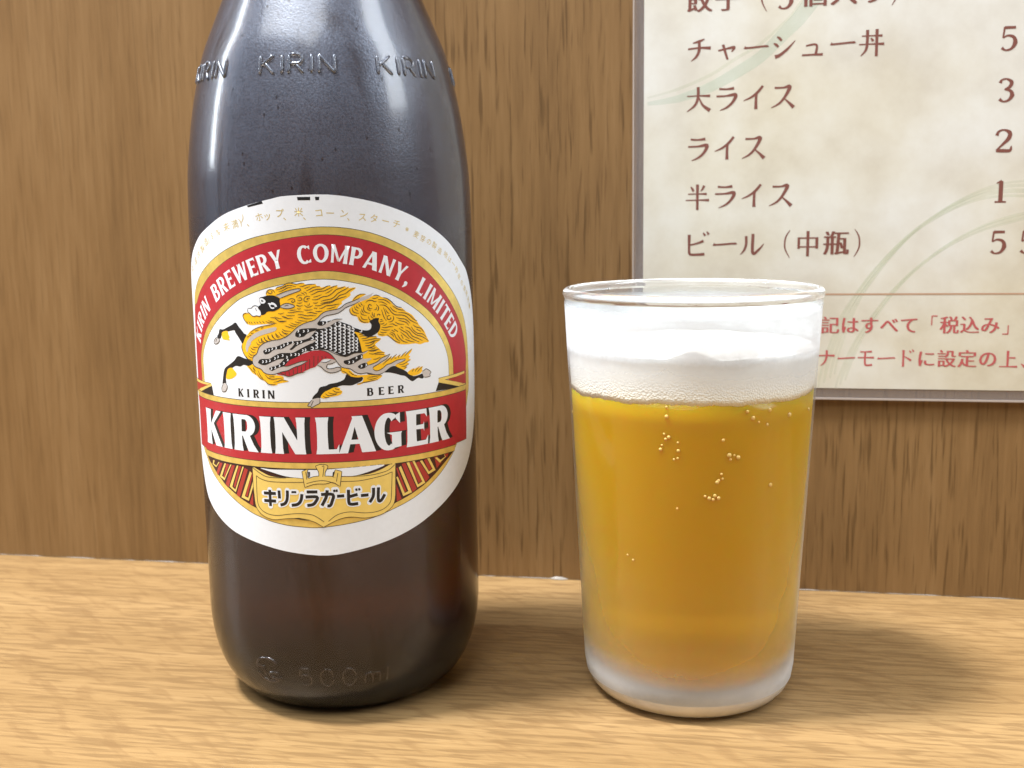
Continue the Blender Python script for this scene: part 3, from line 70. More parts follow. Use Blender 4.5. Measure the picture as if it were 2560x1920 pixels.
 'scale': [[(-1.61,95.05),(-1.19,95.0),(-1.04,94.7),(-1.21,94.43),(-1.59,94.48)],[(-1.71,92.71),(-1.29,92.66),(-1.13,92.37),(-1.31,92.1),(-1.69,92.14)],[(-0.57,96.12),(-0.16,96.07),(-0.0,95.78),(-0.18,95.51),(-0.55,95.56)],[(-0.6,95.35),(-0.19,95.3),(-0.03,95.0),(-0.21,94.73),(-0.58,94.78)],[(-0.63,94.57),(-0.22,94.52),(-0.07,94.22),(-0.24,93.95),(-0.62,94.0)],[(-0.67,93.79),(-0.25,93.74),(-0.1,93.45),(-0.28,93.17),(-0.65,93.22)],[(-0.7,93.01),(-0.28,92.96),(-0.13,92.67),(-0.31,92.4),(-0.68,92.44)],[(0.64,96.42),(1.05,96.36),(1.2,96.07),(1.03,95.8),(0.65,95.85)],[(0.6,95.64),(1.02,95.59),(1.17,95.29),(0.99,95.02),(0.62,95.07)],[(0.57,94.86),(0.99,94.81),(1.14,94.51),(0.96,94.25),(0.59,94.29)],[(0.54,94.09),(0.95,94.03),(1.11,93.74),(0.93,93.47),(0.56,93.52)],[(0.51,93.31),(0.92,93.26),(1.08,92.96),(0.9,92.69),(0.53,92.74)],[(1.53,96.86),(1.95,96.81),(2.1,96.51),(1.92,96.24),(1.55,96.29)],[(1.5,96.08),(1.91,96.03),(2.07,95.73),(1.89,95.46),(1.52,95.51)],[(1.47,95.31),(1.88,95.25),(2.04,94.96),(1.86,94.69),(1.49,94.74)],[(1.44,94.53),(1.85,94.48),(2.01,94.18),(1.83,93.91),(1.46,93.96)],[(1.41,93.75),(1.82,93.7),(1.98,93.4),(1.8,93.13),(1.43,93.18)],[(1.38,92.97),(1.79,92.92),(1.94,92.62),(1.77,92.35),(1.4,92.4)],[(2.64,97.29),(3.05,97.24),(3.2,96.94),(3.02,96.67),(2.65,96.73)],[(2.61,96.52),(3.02,96.46),(3.17,96.17),(2.99,95.9),(2.62,95.95)],[(2.57,95.74),(2.99,95.69),(3.14,95.39),(2.96,95.12),(2.59,95.17)],[(2.54,94.96),(2.96,94.91),(3.11,94.61),(2.93,94.34),(2.56,94.4)],[(2.51,94.19),(2.92,94.13),(3.08,93.83),(2.9,93.57),(2.53,93.62)],[(2.48,93.41),(2.89,93.35),(3.05,93.06),(2.87,92.79),(2.5,92.84)],[(2.45,92.63),(2.86,92.58),(3.02,92.28),(2.84,92.01),(2.47,92.06)],[(3.68,97.68),(4.09,97.63),(4.25,97.33),(4.07,97.06),(3.7,97.12)],[(3.65,96.91),(4.06,96.85),(4.22,96.56),(4.04,96.29),(3.67,96.34)],[(3.62,96.13),(4.03,96.08),(4.19,95.78),(4.01,95.51),(3.64,95.56)],[(3.59,95.36),(4.0,95.3),(4.16,95.0),(3.98,94.73),(3.61,94.79)],[(3.56,94.58),(3.97,94.52),(4.13,94.22),(3.95,93.96),(3.58,94.01)],[(3.53,93.8),(3.94,93.74),(4.1,93.44),(3.92,93.18),(3.55,93.23)],[(3.5,93.02),(3.91,92.97),(4.07,92.67),(3.89,92.4),(3.52,92.45)],[(3.47,92.24),(3.88,92.19),(4.04,91.89),(3.86,91.62),(3.49,91.67)],[(4.73,98.17),(5.14,98.11),(5.3,97.81),(5.12,97.54),(4.75,97.6)],[(4.7,97.39),(5.12,97.33),(5.27,97.04),(5.09,96.77),(4.72,96.82)],[(4.67,96.61),(5.09,96.56),(5.24,96.26),(5.06,95.99),(4.69,96.05)],[(4.64,95.84),(5.06,95.78),(5.21,95.48),(5.03,95.21),(4.66,95.27)],[(4.62,95.06),(5.03,95.0),(5.18,94.7),(5.01,94.44),(4.63,94.49)],[(4.59,94.28),(5.0,94.23),(5.15,93.93),(4.98,93.66),(4.61,93.71)],[(4.56,93.5),(4.97,93.45),(5.12,93.15),(4.95,92.88),(4.58,92.93)],[(4.53,92.72),(4.94,92.67),(5.09,92.37),(4.92,92.1),(4.55,92.15)],[(4.5,91.94),(4.91,91.89),(5.06,91.59),(4.89,91.32),(4.52,91.37)],[(5.7,97.72),(6.11,97.67),(6.27,97.37),(6.09,97.1),(5.72,97.16)],[(5.67,96.95),(6.08,96.89),(6.24,96.59),(6.06,96.33),(5.69,96.38)],[(5.64,96.17),(6.05,96.12),(6.21,95.81),(6.03,95.55),(5.66,95.6)],[(5.61,95.39),(6.02,95.34),(6.18,95.04),(6.0,94.77),(5.63,94.83)],[(5.58,94.62),(6.0,94.56),(6.15,94.26),(5.97,93.99),(5.6,94.05)],[(5.55,93.84),(5.97,93.78),(6.12,93.48),(5.94,93.21),(5.57,93.27)],[(5.52,93.06),(5.94,93.0),(6.09,92.7),(5.92,92.43),(5.54,92.49)],[(5.49,92.28),(5.91,92.22),(6.06,91.92),(5.89,91.65),(5.51,91.71)],[(5.47,91.5),(5.88,91.44),(6.03,91.14),(5.86,90.87),(5.49,90.92)],[(6.77,97.22),(7.18,97.17),(7.34,96.87),(7.16,96.6),(6.79,96.66)],[(6.74,96.45),(7.15,96.39),(7.31,96.09),(7.13,95.82),(6.76,95.88)],[(6.71,95.67),(7.13,95.61),(7.28,95.31),(7.11,95.04),(6.73,95.1)],[(6.68,94.89),(7.1,94.83),(7.25,94.53),(7.08,94.26),(6.7,94.32)],[(6.65,94.11),(7.07,94.05),(7.22,93.75),(7.05,93.48),(6.67,93.54)],[(6.63,93.33),(7.04,93.27),(7.2,92.97),(7.02,92.7),(6.65,92.76)],[(6.6,92.55),(7.01,92.49),(7.17,92.19),(6.99,91.92),(6.62,91.98)],[(6.57,91.77),(6.98,91.71),(7.14,91.41),(6.96,91.14),(6.59,91.2)],[(7.64,96.81),(8.06,96.75),(8.21,96.45),(8.03,96.18),(7.66,96.24)],[(7.61,96.03),(8.03,95.97),(8.18,95.67),(8.01,95.41),(7.63,95.46)],[(7.58,95.25),(8.0,95.19),(8.16,94.89),(7.98,94.63),(7.6,94.68)],[(7.55,94.48),(7.97,94.42),(8.13,94.11),(7.95,93.85),(7.58,93.9)],[(7.53,93.7),(7.94,93.63),(8.1,93.33),(7.92,93.06),(7.55,93.12)],[(7.5,92.91),(7.91,92.85),(8.07,92.55),(7.89,92.28),(7.52,92.34)],[(7.47,92.13),(7.89,92.07),(8.04,91.77),(7.86,91.5),(7.49,91.56)],[(8.39,94.52),(8.81,94.46),(8.97,94.16),(8.79,93.89),(8.41,93.95)],[(8.37,93.74),(8.78,93.68),(8.94,93.38),(8.76,93.11),(8.39,93.17)],[(8.34,92.96),(8.76,92.9),(8.91,92.59),(8.74,92.33),(8.36,92.39)],[(8.31,92.18),(8.73,92.12),(8.89,91.81),(8.71,91.55),(8.33,91.61)],[(9.41,96.44),(9.83,96.38),(9.99,96.07),(9.81,95.81),(9.43,95.87)],[(-12.68,92.07),(-12.42,92.02),(-12.41,91.71),(-12.68,91.54)],[(-11.87,92.18),(-11.62,92.08),(-11.61,91.82),(-11.88,91.65)],[(-11.06,92.56),(-10.81,92.41),(-10.81,92.19),(-11.07,92.02)],[(-10.08,92.71),(-9.83,92.63),(-9.83,92.34),(-10.09,92.18)],[(-8.83,92.95),(-8.59,92.83),(-8.58,92.58),(-8.84,92.42)],[(-8.15,93.41),(-7.91,93.34),(-7.9,93.03),(-8.15,92.87)],[(-7.2,93.77),(-6.96,93.66),(-6.96,93.4),(-7.21,93.24)],[(-5.99,94.08),(-5.76,93.93),(-5.75,93.71),(-6.0,93.55)],[(-4.91,93.86),(-4.68,93.78),(-4.67,93.49),(-4.92,93.33)],[(-3.99,94.21),(-3.77,94.08),(-3.76,93.84),(-4.0,93.68)],[(-13.64,89.45),(-13.37,89.39),(-13.37,89.08),(-13.65,88.91)],[(-12.71,89.57),(-12.46,89.47),(-12.45,89.2),(-12.72,89.03)],[(-11.8,89.77),(-11.55,89.63),(-11.54,89.4),(-11.81,89.23)],[(-10.49,90.34),(-10.25,90.26),(-10.24,89.97),(-10.5,89.8)],[(-9.7,90.71),(-9.46,90.59),(-9.45,90.34),(-9.71,90.18)],[(-8.55,91.0),(-8.31,90.94),(-8.3,90.63),(-8.56,90.46)],[(-7.53,90.65),(-7.3,90.55),(-7.29,90.28),(-7.54,90.12)],[(-6.49,91.2),(-6.26,91.05),(-6.25,90.82),(-6.5,90.66)],[(-5.48,91.29),(-5.25,91.2),(-5.24,90.91),(-5.49,90.75)],[(-4.67,91.29),(-4.44,91.16),(-4.43,90.91),(-4.67,90.75)],[(-11.5,87.9),(-11.25,87.84),(-11.25,87.53),(-11.51,87.36)],[(-10.51,88.19),(-10.26,88.09),(-10.26,87.82),(-10.52,87.65)],[(-9.42,88.66),(-9.18,88.52),(-9.18,88.29),(-9.43,88.13)],[(-8.35,89.22),(-8.11,89.13),(-8.11,88.84),(-8.36,88.68)],[(-7.38,90.03),(-7.14,89.9),(-7.14,89.66),(-7.38,89.5)],[(-3.73,92.17),(-3.5,92.11),(-3.49,91.8),(-3.73,91.64)],[(-3.09,92.35),(-2.87,92.24),(-2.86,91.97),(-3.1,91.81)],[(-4.56,96.62),(-4.33,96.56),(-4.33,96.25),(-4.57,96.09)],[(-3.31,96.61),(-3.09,96.5),(-3.08,96.24),(-3.32,96.08)],[(-4.25,95.73),(-4.02,95.59),(-4.01,95.36),(-4.25,95.2)],[(-2.33,96.69),(-2.11,96.6),(-2.1,96.32),(-2.34,96.16)],[(1.15,98.4),(1.37,98.27),(1.38,98.02),(1.15,97.87)],[(1.94,98.56),(2.17,98.49),(2.17,98.18),(1.94,98.03)],[(6.65,89.21),(6.88,89.15),(6.88,88.83),(6.65,88.68)],[(7.59,89.28),(7.82,89.16),(7.83,88.89),(7.59,88.74)],[(8.36,90.2),(8.59,90.03),(8.6,89.81),(8.36,89.66)],[(9.53,90.35),(9.76,90.25),(9.77,89.96),(9.53,89.81)],[(9.45,88.22),(9.68,88.08),(9.69,87.83),(9.45,87.69)],[(10.52,88.38),(10.76,88.31),(10.76,87.98),(10.52,87.84)]],
 'dots': [(4.11,97.97),(5.19,97.76),(6.09,97.55),(6.95,97.17),(7.9,96.78),(3.93,96.79)],
 'backline': [[(4.26,97.31),(5.47,97.13),(6.5,96.83),(7.71,96.21)]],
 'words': [('KIRIN',[(-41.4,93.38),(-32.36,103.43)]),('BREWERY',[(-29.05,105.16),(-7.39,113.57)]),('COMPANY,',[(-3.86,113.89),(21.54,107.13)]),('LIMITED',[(24.83,106.68),(38.37,93.13)])],
 'ingr': [('は',-41.42,109.94,1.75),('国',-37.6,111.84,1.75),('内',-35.14,113.35,1.75),('製',-32.7,114.92,1.75),('造',-30.6,116.5,1.75),('(',-28.8,117.56,1.75),('5',-27.3,118.13,1.75),('%',-24.97,118.98,1.75),('未',-22.26,120.03,1.75),('満',-19.46,120.62,1.75),(')',-17.27,121.56,1.75),(')',-16.36,121.96,1.75),('、',-15.09,121.0,1.75),('ホ',-12.67,122.19,1.75),('ッ',-10.59,122.39,1.75),('プ',-7.59,122.99,1.75),('、',-5.84,122.33,1.75),('米',-3.17,123.2,1.75),('、',-1.25,122.27,1.75),('コ',1.36,122.95,1.75),('ー',3.86,122.84,1.75),('ン',6.92,122.68,1.75),('、',8.59,121.85,1.75),('ス',11.06,121.86,1.75),('タ',13.76,121.49,1.75),('ー',16.52,120.82,1.75),('チ',19.22,120.14,1.75),('※',22.27,118.78,1.4),('麦',24.5,117.61,1.4),('芽',26.39,116.58,1.4),('の',28.33,115.82,1.4),('製',30.07,114.91,1.4),('造',31.9,113.56,1.4),('地',34.19,112.55,1.4),('は',35.76,111.33,1.4),('一',37.46,110.14,1.4),('昨',38.95,108.59,1.4),('年',40.17,106.9,1.4),('の',41.8,105.32,1.4),('使',43.49,103.8,1.4),('用',44.87,102.49,1.4),('実',46.22,100.87,1.4),('績',47.27,99.17,1.4)],
 'marks': [[(-15.71,125.06),(-11.78,126.03),(-11.52,125.45),(-15.46,124.67)],[(-3.4,126.8),(-0.42,126.79),(-0.45,126.06),(-3.27,126.07)],[(0.64,126.78),(1.6,126.77),(1.51,126.03),(0.71,126.04)]],
 'label': [(-35.54,116.91),(-29.17,120.07),(-22.85,122.82),(-16.46,124.66),(-9.51,126.17),(-5.76,126.78),(3.7,126.92),(11.34,125.76),(17.29,124.2),(23.54,121.93),(28.93,119.31),(35.51,115.43),(41.35,110.82),(45.42,107.62),(49.64,101.5),(52.74,94.0),(53.36,85.0),(52.43,76.0),(50.88,70.5),(48.12,65.56),(43.82,60.48),(38.71,56.33),(33.06,52.99),(26.52,49.84),(21.07,47.6),(14.65,45.68),(7.31,44.18),(0.24,43.26),(-8.25,43.91),(-14.53,44.92),(-20.98,46.2),(-26.09,47.46),(-31.33,49.49),(-36.16,51.84),(-39.84,54.74),(-44.67,62.0),(-48.4,70.0),(-50.88,79.0),(-50.88,90.0),(-48.4,101.0),(-43.74,110.5)],
 'bubbles': [(-173.5,72.0),(-99.4,78.3),(-99.4,76.1),(-100.5,72.0),(-98.4,71.3),(-99.8,70.8),(-101.5,69.3),(-102.2,68.3),(-94.4,70.1),(-94.2,68.2),(-94.4,66.4),(-96.1,66.1),(-63.7,77.1),(-60.8,75.5),(-57.7,74.4),(-53.1,73.6),(-52.1,77.0),(-39.4,75.1),(-19.7,74.9),(-74.5,70.7),(-71.5,67.1),(-69.1,67.0),(-67.2,66.5),(-70.9,66.1),(-74.8,62.7),(-74.2,61.6),(-76.0,61.2),(-49.2,59.0),(-82.0,57.5),(-77.6,57.6),(-80.1,57.0),(-78.3,56.7),(-75.8,57.0),(-94.6,54.4),(-119.9,41.5),(-116.8,40.5),(-76.7,60.8)],
}


# ------------------------------------------------------------------ helpers
def tag(o, label=None, cat=None, kind=None, group=None):
    if label: o['label'] = label
    if cat: o['category'] = cat
    if kind: o['kind'] = kind
    if group: o['group'] = group
    return o
def link(name, me, parent=None, mats=()):
    for m in mats: me.materials.append(m)
    o = bpy.data.objects.new(name, me); C.objects.link(o)
    if parent: o.parent = parent
    return o
def empty(name, loc=(0, 0, 0)):
    o = bpy.data.objects.new(name, None); C.objects.link(o); o.location = loc; o.empty_display_size = .02
    return o
def smooth(me, on=True):
    me.polygons.foreach_set('use_smooth', [on] * len(me.polygons)); me.update()
def bm_obj(name, bm, mats, parent=None, sm=True):
    me = bpy.data.meshes.new(name); bm.to_mesh(me); bm.free(); smooth(me, sm)
    return link(name, me, parent, mats)
def lathe(name, prof, mats, parent=None, seg=192, closed=True, cx=0, cy_=0):
    bm = bmesh.new(); rings = []
    for r, z in prof:
        if r < 1e-7: rings.append([bm.verts.new((cx, cy_, z))])
        else: rings.append([bm.verts.new((cx + r * math.cos(2 * math.pi * i / seg), cy_ + r * math.sin(2 * math.pi * i / seg), z)) for i in range(seg)])
    for a, b in zip(rings, rings[1:]):
        for i in range(seg):
            j = (i + 1) % seg
            if len(a) == 1 and len(b) == 1: continue
            if len(a) == 1: bm.faces.new((a[0], b[j], b[i]))
            elif len(b) == 1: bm.faces.new((a[i], a[j], b[0]))
            else: bm.faces.new((a[i], a[j], b[j], b[i]))
    bmesh.ops.recalc_face_normals(bm, faces=bm.faces)
    return bm_obj(name, bm, mats, parent)
def spline(pts, n=5, closed=False):
    # Catmull-Rom; a point given twice is a corner
    P = [Vector(p[:2]) for p in pts]; N = len(P); out = []
    rng = range(N if closed else N - 1)
    for i in rng:
        p1, p2 = P[i], P[(i + 1) % N]
        if (p1 - p2).length < 1e-9: continue
        p0 = P[(i - 1) % N] if closed or i > 0 else p1
        p3 = P[(i + 2) % N] if closed or i + 2 < N else p2
        for k in range(n):
            t = k / n
            m1 = (p2 - p0) * .5; m2 = (p3 - p1) * .5
            out.append((2*t**3-3*t*t+1)*p1 + (t**3-2*t*t+t)*m1 + (-2*t**3+3*t*t)*p2 + (t**3-t*t)*m2)
    if not closed: out.append(P[-1])
    return [(p.x, p.y) for p in out]
def area2(p): return sum(a[0]*b[1]-b[0]*a[1] for a, b in zip(p, p[1:]+p[:1]))
def hull(pts):
    p = sorted(set((round(a, 6), round(b, 6)) for a, b in pts)); h = []
    for seq in (p, p[::-1]):
        k = len(h)
        for q in seq:
            while len(h) - k >= 2 and (h[-1][0]-h[-2][0])*(q[1]-h[-2][1]) - (h[-1][1]-h[-2][1])*(q[0]-h[-2][0]) <= 1e-12: h.pop()
            h.append(q)
        h.pop()
    return h
def pen(path, widths, n=5, cap=False, curve=True):
    """quads of a brush stroke with varying width"""
    k = len(path)
    if not isinstance(widths, (list, tuple)): widths = [widths] * k
    if curve and k > 2:
        q = spline([(p[0], p[1]) for p in path], n)
        ws = []
        for i in range(k-1):
            for j in range(n): ws.append(widths[i] + (widths[i+1]-widths[i]) * j/n)
        ws.append(widths[-1])
    else: q, ws = [tuple(p[:2]) for p in path], list(widths)
    L, Rr = [], []
    for i, p in enumerate(q):
        a = Vector(q[max(i-1, 0)]); b = Vector(q[min(i+1, len(q)-1)])
        d = (b - a); d = d.normalized() if d.length > 1e-9 else Vector((1, 0)); nrm = Vector((-d.y, d.x)) * ws[i] / 2
        L.append(Vector(p) + nrm); Rr.append(Vector(p) - nrm)
    out = [hull([tuple(Rr[i]), tuple(Rr[i+1]), tuple(L[i+1]), tuple(L[i])]) for i in range(len(q)-1)]
    if cap:
        for p, wd in ((q[0], ws[0]), (q[-1], ws[-1])): out.append([(p[0]+wd/2*math.cos(a*math.pi/5), p[1]+wd/2*math.sin(a*math.pi/5)) for a in range(10)])
    return out
def fill(adds, holes=()):
    """union of polygons minus holes -> triangles (2-D)"""
    V = []; F = []
    for p in list(adds) + list(holes):
        q = []
        for pt in p:
            if not q or (abs(pt[0]-q[-1][0]) + abs(pt[1]-q[-1][1])) > 1e-6: q.append(pt)
        if len(q) > 2 and (abs(q[0][0]-q[-1][0]) + abs(q[0][1]-q[-1][1])) < 1e-6: q.pop()
        if len(q) < 3: F.append(None); continue
        if area2(q) < 0: q = q[::-1]
        F.append(list(range(len(V), len(V)+len(q)))); V += [Vector(pt) for pt in q]
    na = len(adds); idx = [i for i, f in enumerate(F) if f]; faces = [f for f in F if f]
    if not faces: return []
    vs, _, fs, _, _, of = delaunay_2d_cdt(V, [], faces, 0, 1e-6)
    out = []
    for f, o in zip(fs, of):
        ids = [idx[i] for i in o]
        if ids and not any(i >= na for i in ids): out.append([(vs[i].x, vs[i].y) for i in f])
    return out
def slabs(poly, step):
    """cut a convex polygon along vertical lines so it can bend"""
    x0 = min(p[0] for p in poly); x1 = max(p[0] for p in poly)
    k0 = math.floor(x0/step + 1e-9); k1 = math.ceil(x1/step - 1e-9)
    if k1 - k0 <= 1: return [poly]
    def clip(pl, X, keep_less):
        o = []
        for a, b in zip(pl, pl[1:]+pl[:1]):
            ia = (a[0] <= X) if keep_less else (a[0] >= X); ib = (b[0] <= X) if keep_less else (b[0] >= X)
            if ia: o.append(a)
            if ia != ib:
                t = (X-a[0])/(b[0]-a[0]); o.append((X, a[1]+t*(b[1]-a[1])))
        return o
    out = []
    rest = poly
    for k in range(k0+1, k1):
        X = k*step
        l = clip(rest, X, True); rest = clip(rest, X, False)
        if len(l) > 2: out.append(l)
        if len(rest) < 3: return out
    out.append(rest); return out
R0 = 35.55; TH = math.radians(-78)
class Print:
    """flat print bent round the bottle, one mesh, several inks"""
    def __init__(s): s.parts = []
    def add(s, layer, mat, tris): s.parts.append((layer, mat, tris)); return s
    def build(s, name, parent):
        bm = bmesh.new(); mats = []
        for layer, mat, tris in s.parts:
            if mat not in mats: mats.append(mat)
            mi = mats.index(mat); r = (R0 + 0.014*layer)/1000; cache = {}
            for t in tris:
                for p in slabs(t, .9):
                    vs = []
                    for q in p:
                        key = (round(q[0], 4), round(q[1], 4))
                        v = cache.get(key)
                        if v is None:
                            a = TH + q[0]/R0
                            v = cache[key] = bm.verts.new((r*math.cos(a), r*math.sin(a), q[1]/1000))
                        if v not in vs: vs.append(v)
                    if len(vs) > 2:
                        try: f = bm.faces.new(vs); f.material_index = mi
                        except ValueError: pass
        bm.normal_update()
        for f in bm.faces:
            c = f.calc_center_median()
            if f.normal.x*c.x + f.normal.y*c.y < 0: f.normal_flip()
        return bm_obj(name, bm, mats, parent)

# ------------------------------------------------------------------ flared roman capitals (box W x H, stem b)
def glyph(ch, W, H, b):
    A = []; hz = .12*H
    def stem(x, wd, y0=0, y1=None):
        y1 = H if y1 is None else y1; f = wd*.13
        A.append([(x-f, y0), (x+wd+f, y0), (x+wd+f*.25, y0+.16*(y1-y0)), (x+wd, y0+.5*(y1-y0)), (x+wd+f*.25, y1-.16*(y1-y0)), (x+wd+f, y1), (x-f, y1), (x-f*.25, y1-.16*(y1-y0)), (x, y0+.5*(y1-y0)), (x-f*.25, y0+.16*(y1-y0))])
    def bowl(y0, y1, xr, sw):
        m = (y0+y1)/2; h2 = (y1-y0)/2; xs = b*.5; k = max(xs+.02*W, xr-sw*.5-h2*.75)
        pts = [(xs, y1-hz/2), (k, y1-hz/2)]
        wd = [hz, hz]
        for i in range(1, 8):
            a = math.pi/2 - math.pi*i/8
            pts.append((k+(xr-sw/2-k)*math.cos(a), m+(h2-hz/2)*math.sin(a))); wd.append(hz+(sw-hz)*abs(math.cos(a))**1.3)
        pts += [(k, y0+hz/2), (xs, y0+hz/2)]; wd += [hz, hz]
        A.extend(pen(pts, wd, 3))
    def ring(x0, x1, a0, a1, sw, n=22):
        pts, wd = [], []
        cx, rx = (x0+x1)/2, (x1-x0)/2-sw/2
        for i in range(n+1):
            a = a0+(a1-a0)*i/n
            pts.append((cx+rx*math.cos(a), H/2+(H/2-hz/2+.01*H)*math.sin(a))); wd.append(hz+(sw-hz)*abs(math.cos(a))**1.2)
        A.extend(pen(pts, wd, 2))
    if ch == 'I': stem((W-b)/2, b)
    elif ch == 'K':
        stem(0, b); A.append([(b*.8, .40*H), (b*.95, .56*H), (W-.85*b, H), (W+.02*b, H)])
        A.append([(b*.85, .52*H), (b*1.55, .66*H), (W+.05*b, 0), (W-1.15*b, 0)])
    elif ch == 'R':
        stem(0, b); bowl(.42*H, H, W*.93, b*.95); A.append([(b*1.0, .5*H), (b*1.9, .5*H), (W-.45*b, .2*H), (W+.08*b, 0), (W-1.1*b, 0), (W-1.3*b, .12*H)])
    elif ch == 'P': stem(0, b); bowl(.40*H, H, W*.98, b*.95)
    elif ch == 'B': stem(0, b); bowl(.47*H, H, W*.92, b*.9); bowl(0, .47*H+hz, W, b*.95)
    elif ch == 'D': stem(0, b); bowl(0, H, W, b)
    elif ch == 'N':
        stem(0, .72*b); stem(W-.72*b, .72*b); A.append([(-.08*b, H), (b*.95, H), (W+.02*b, 0), (W-.98*b, 0)])
    elif ch == 'M':
        stem(0, .65*b); stem(W-b*.95, .95*b); A.append([(0, H), (.8*b, H), (W*.55, .08*H), (W*.40, .08*H)]); A.append([(W-.62*b, H), (W, H), (W*.55, .08*H), (W*.42, .08*H)])
    elif ch == 'E' or ch == 'L':
        stem(0, b); A.append([(0, 0), (W, 0), (W+.02*W, .26*H), (W*.9, hz*1.05), (b*.9, hz)])
        if ch == 'E':
            A.append([(0, H), (W*.96, H), (W*.98, .76*H), (W*.86, H-hz*1.05), (b*.9, H-hz)])
            A.append([(b*.9, .46*H), (W*.78, .45*H), (W*.82, .38*H), (W*.82, .66*H), (W*.78, .58*H), (b*.9, .57*H)])
    elif ch == 'W':
        q = W/4
        for i, (wd, sg) in enumerate(((b, 1), (.62*b, -1), (b, 1), (.62*b, -1))):
            xt = [0, 2.0*q, 1.75*q, 4*q-.62*b][i] if sg > 0 else [0, 2.0*q, 0, W-.62*b][i]
            xb = [q-.3*b, q-.1*b, 3*q-.5*b, 3*q-.2*b][i]
            A.append([(xt-.05*b, H), (xt+wd+.05*b, H), (xb+wd*.85, 0), (xb, 0)])
    elif ch == 'Y':
        stem((W-b)/2, b, 0, .5*H); A.append([(-.05*b, H), (b*1.0, H), (W*.5+.45*b, .42*H), (W*.5-.5*b, .42*H)]); A.append([(W-.65*b, H), (W+.05*b, H), (W*.5+.5*b, .42*H), (W*.5-.1*b, .42*H)])
    elif ch == 'T':
        stem((W-b)/2, b); A.append([(0, H), (W, H), (W+.02*W, .78*H), (W*.92, H-hz*1.05), (W*.08, H-hz*1.05), (-.02*W, .78*H)])
    elif ch == 'A':
        A.append([(-.03*W, 0), (b*.75, 0), (W*.5, .93*H), (W*.62, H), (W*.40, H)]); A.append([(W*.36, H), (W*.66, H), (W+.03*W, 0), (W-1.25*b, 0)])
        A.append([(W*.2, .24*H), (W*.8, .24*H), (W*.76, .36*H), (W*.24, .36*H)])
    elif ch == 'C':
        ring(0, W*1.06, math.radians(52), math.radians(308), b); A.append([(W*.98, H*.74), (W*.98, H*.98), (W*.84, H*.94), (W*.82, H*.86)]); A.append([(W, .24*H), (W, .05*H), (W*.84, .03*H), (W*.8, .12*H)])
    elif ch == 'O': ring(0, W, math.radians(-5), math.radians(357), b, 28)
    elif ch == 'G':
        ring(0, W*1.05, math.radians(50), math.radians(295), b); A.append([(W*.97, H*.70), (W*.97, H*1.0), (W*.82, H*.95), (W*.80, H*.85)])
        A.append([(W-b*.98, .03*H), (W, .06*H), (W, .42*H), (W+.04*W, .47*H), (W-b*1.5, .47*H), (W-b*.98, .40*H)])
    elif ch == ',':
        A.extend(pen([(b*.5, b*.75), (b*.62, .1*b), (b*.05, -b*.9)], [b*1.0, b*.85, b*.15], 4)); A.append([(b*.5+b*.5*math.cos(i*.6283), b*.5+b*.5*math.sin(i*.6283)) for i in range(10)])
    return A
def shift(polys, dx, dy): return [[(p[0]+dx, p[1]+dy) for p in q] for q in polys]

# ------------------------------------------------------------------ text from the built-in font (CJK falls back inside Blender)
_tc = {}
def font_tris(ch, off=0.0):
    key = (ch, off)
    if key in _tc: return _tc[key]
    cu = bpy.data.curves.new('t', 'FONT'); cu.body = ch; cu.size = 1.0; cu.fill_mode = 'FRONT'; cu.resolution_u = 3; cu.offset = off
    ob = bpy.data.objects.new('t', cu); C.objects.link(ob)
    dg = bpy.context.evaluated_depsgraph_get(); dg.update(); ev = ob.evaluated_get(dg); me = ev.to_mesh()
    vs = [(v.co.x, v.co.y) for v in me.vertices]; tr = [[vs[i] for i in p.vertices] for p in me.polygons]
    ev.to_mesh_clear(); bpy.data.objects.remove(ob); bpy.data.curves.remove(cu)
    _tc[key] = tr
    return tr

# ------------------------------------------------------------------ materials
def mat(name):
    m = bpy.data.materials.new(name); m.use_nodes = True; nt = m.node_tree
    return m, nt, nt.nodes, nt.links, nt.nodes['Principled BSDF']
def N(nt, t, **kw):
    n = nt.nodes.new(t)
    for k, v in kw.items():
        if k in n.inputs: n.inputs[k].default_value = v
        else: setattr(n, k, v)
    return n
def ramp(nt, stops):
    r = nt.nodes.new('ShaderNodeValToRGB'); e = r.color_ramp.elements
    while len(e) < len(stops): e.new(.5)
    for el, (p, c) in zip(e, stops):
        el.position = p; el.color = (c[0], c[1], c[2], 1) if isinstance(c, tuple) else (c, c, c, 1)
    return r
def simple(name, col, rough=.5, metal=0.0, spec=.5, mottle=0.0, scale=900.0):
    m, nt, n, l, p = mat(name)
    p.inputs['Base Color'].default_value = (*col, 1); p.inputs['Roughness'].default_value = rough; p.inputs['Metallic'].default_value = metal; p.inputs['Specular IOR Level'].default_value = spec
    if mottle:
        tc = N(nt, 'ShaderNodeTexCoord'); no = N(nt, 'ShaderNodeTexNoise', Scale=scale, Detail=4.0)
        l.new(tc.outputs['Object'], no.inputs['Vector'])
        rr = ramp(nt, [(.3, tuple(c*(1-mottle) for c in col)), (.7, tuple(min(1, c*(1+mottle)) for c in col))])
        l.new(no.outputs['Fac'], rr.inputs[0]); l.new(rr.outputs[0], p.inputs['Base Color'])
    return m
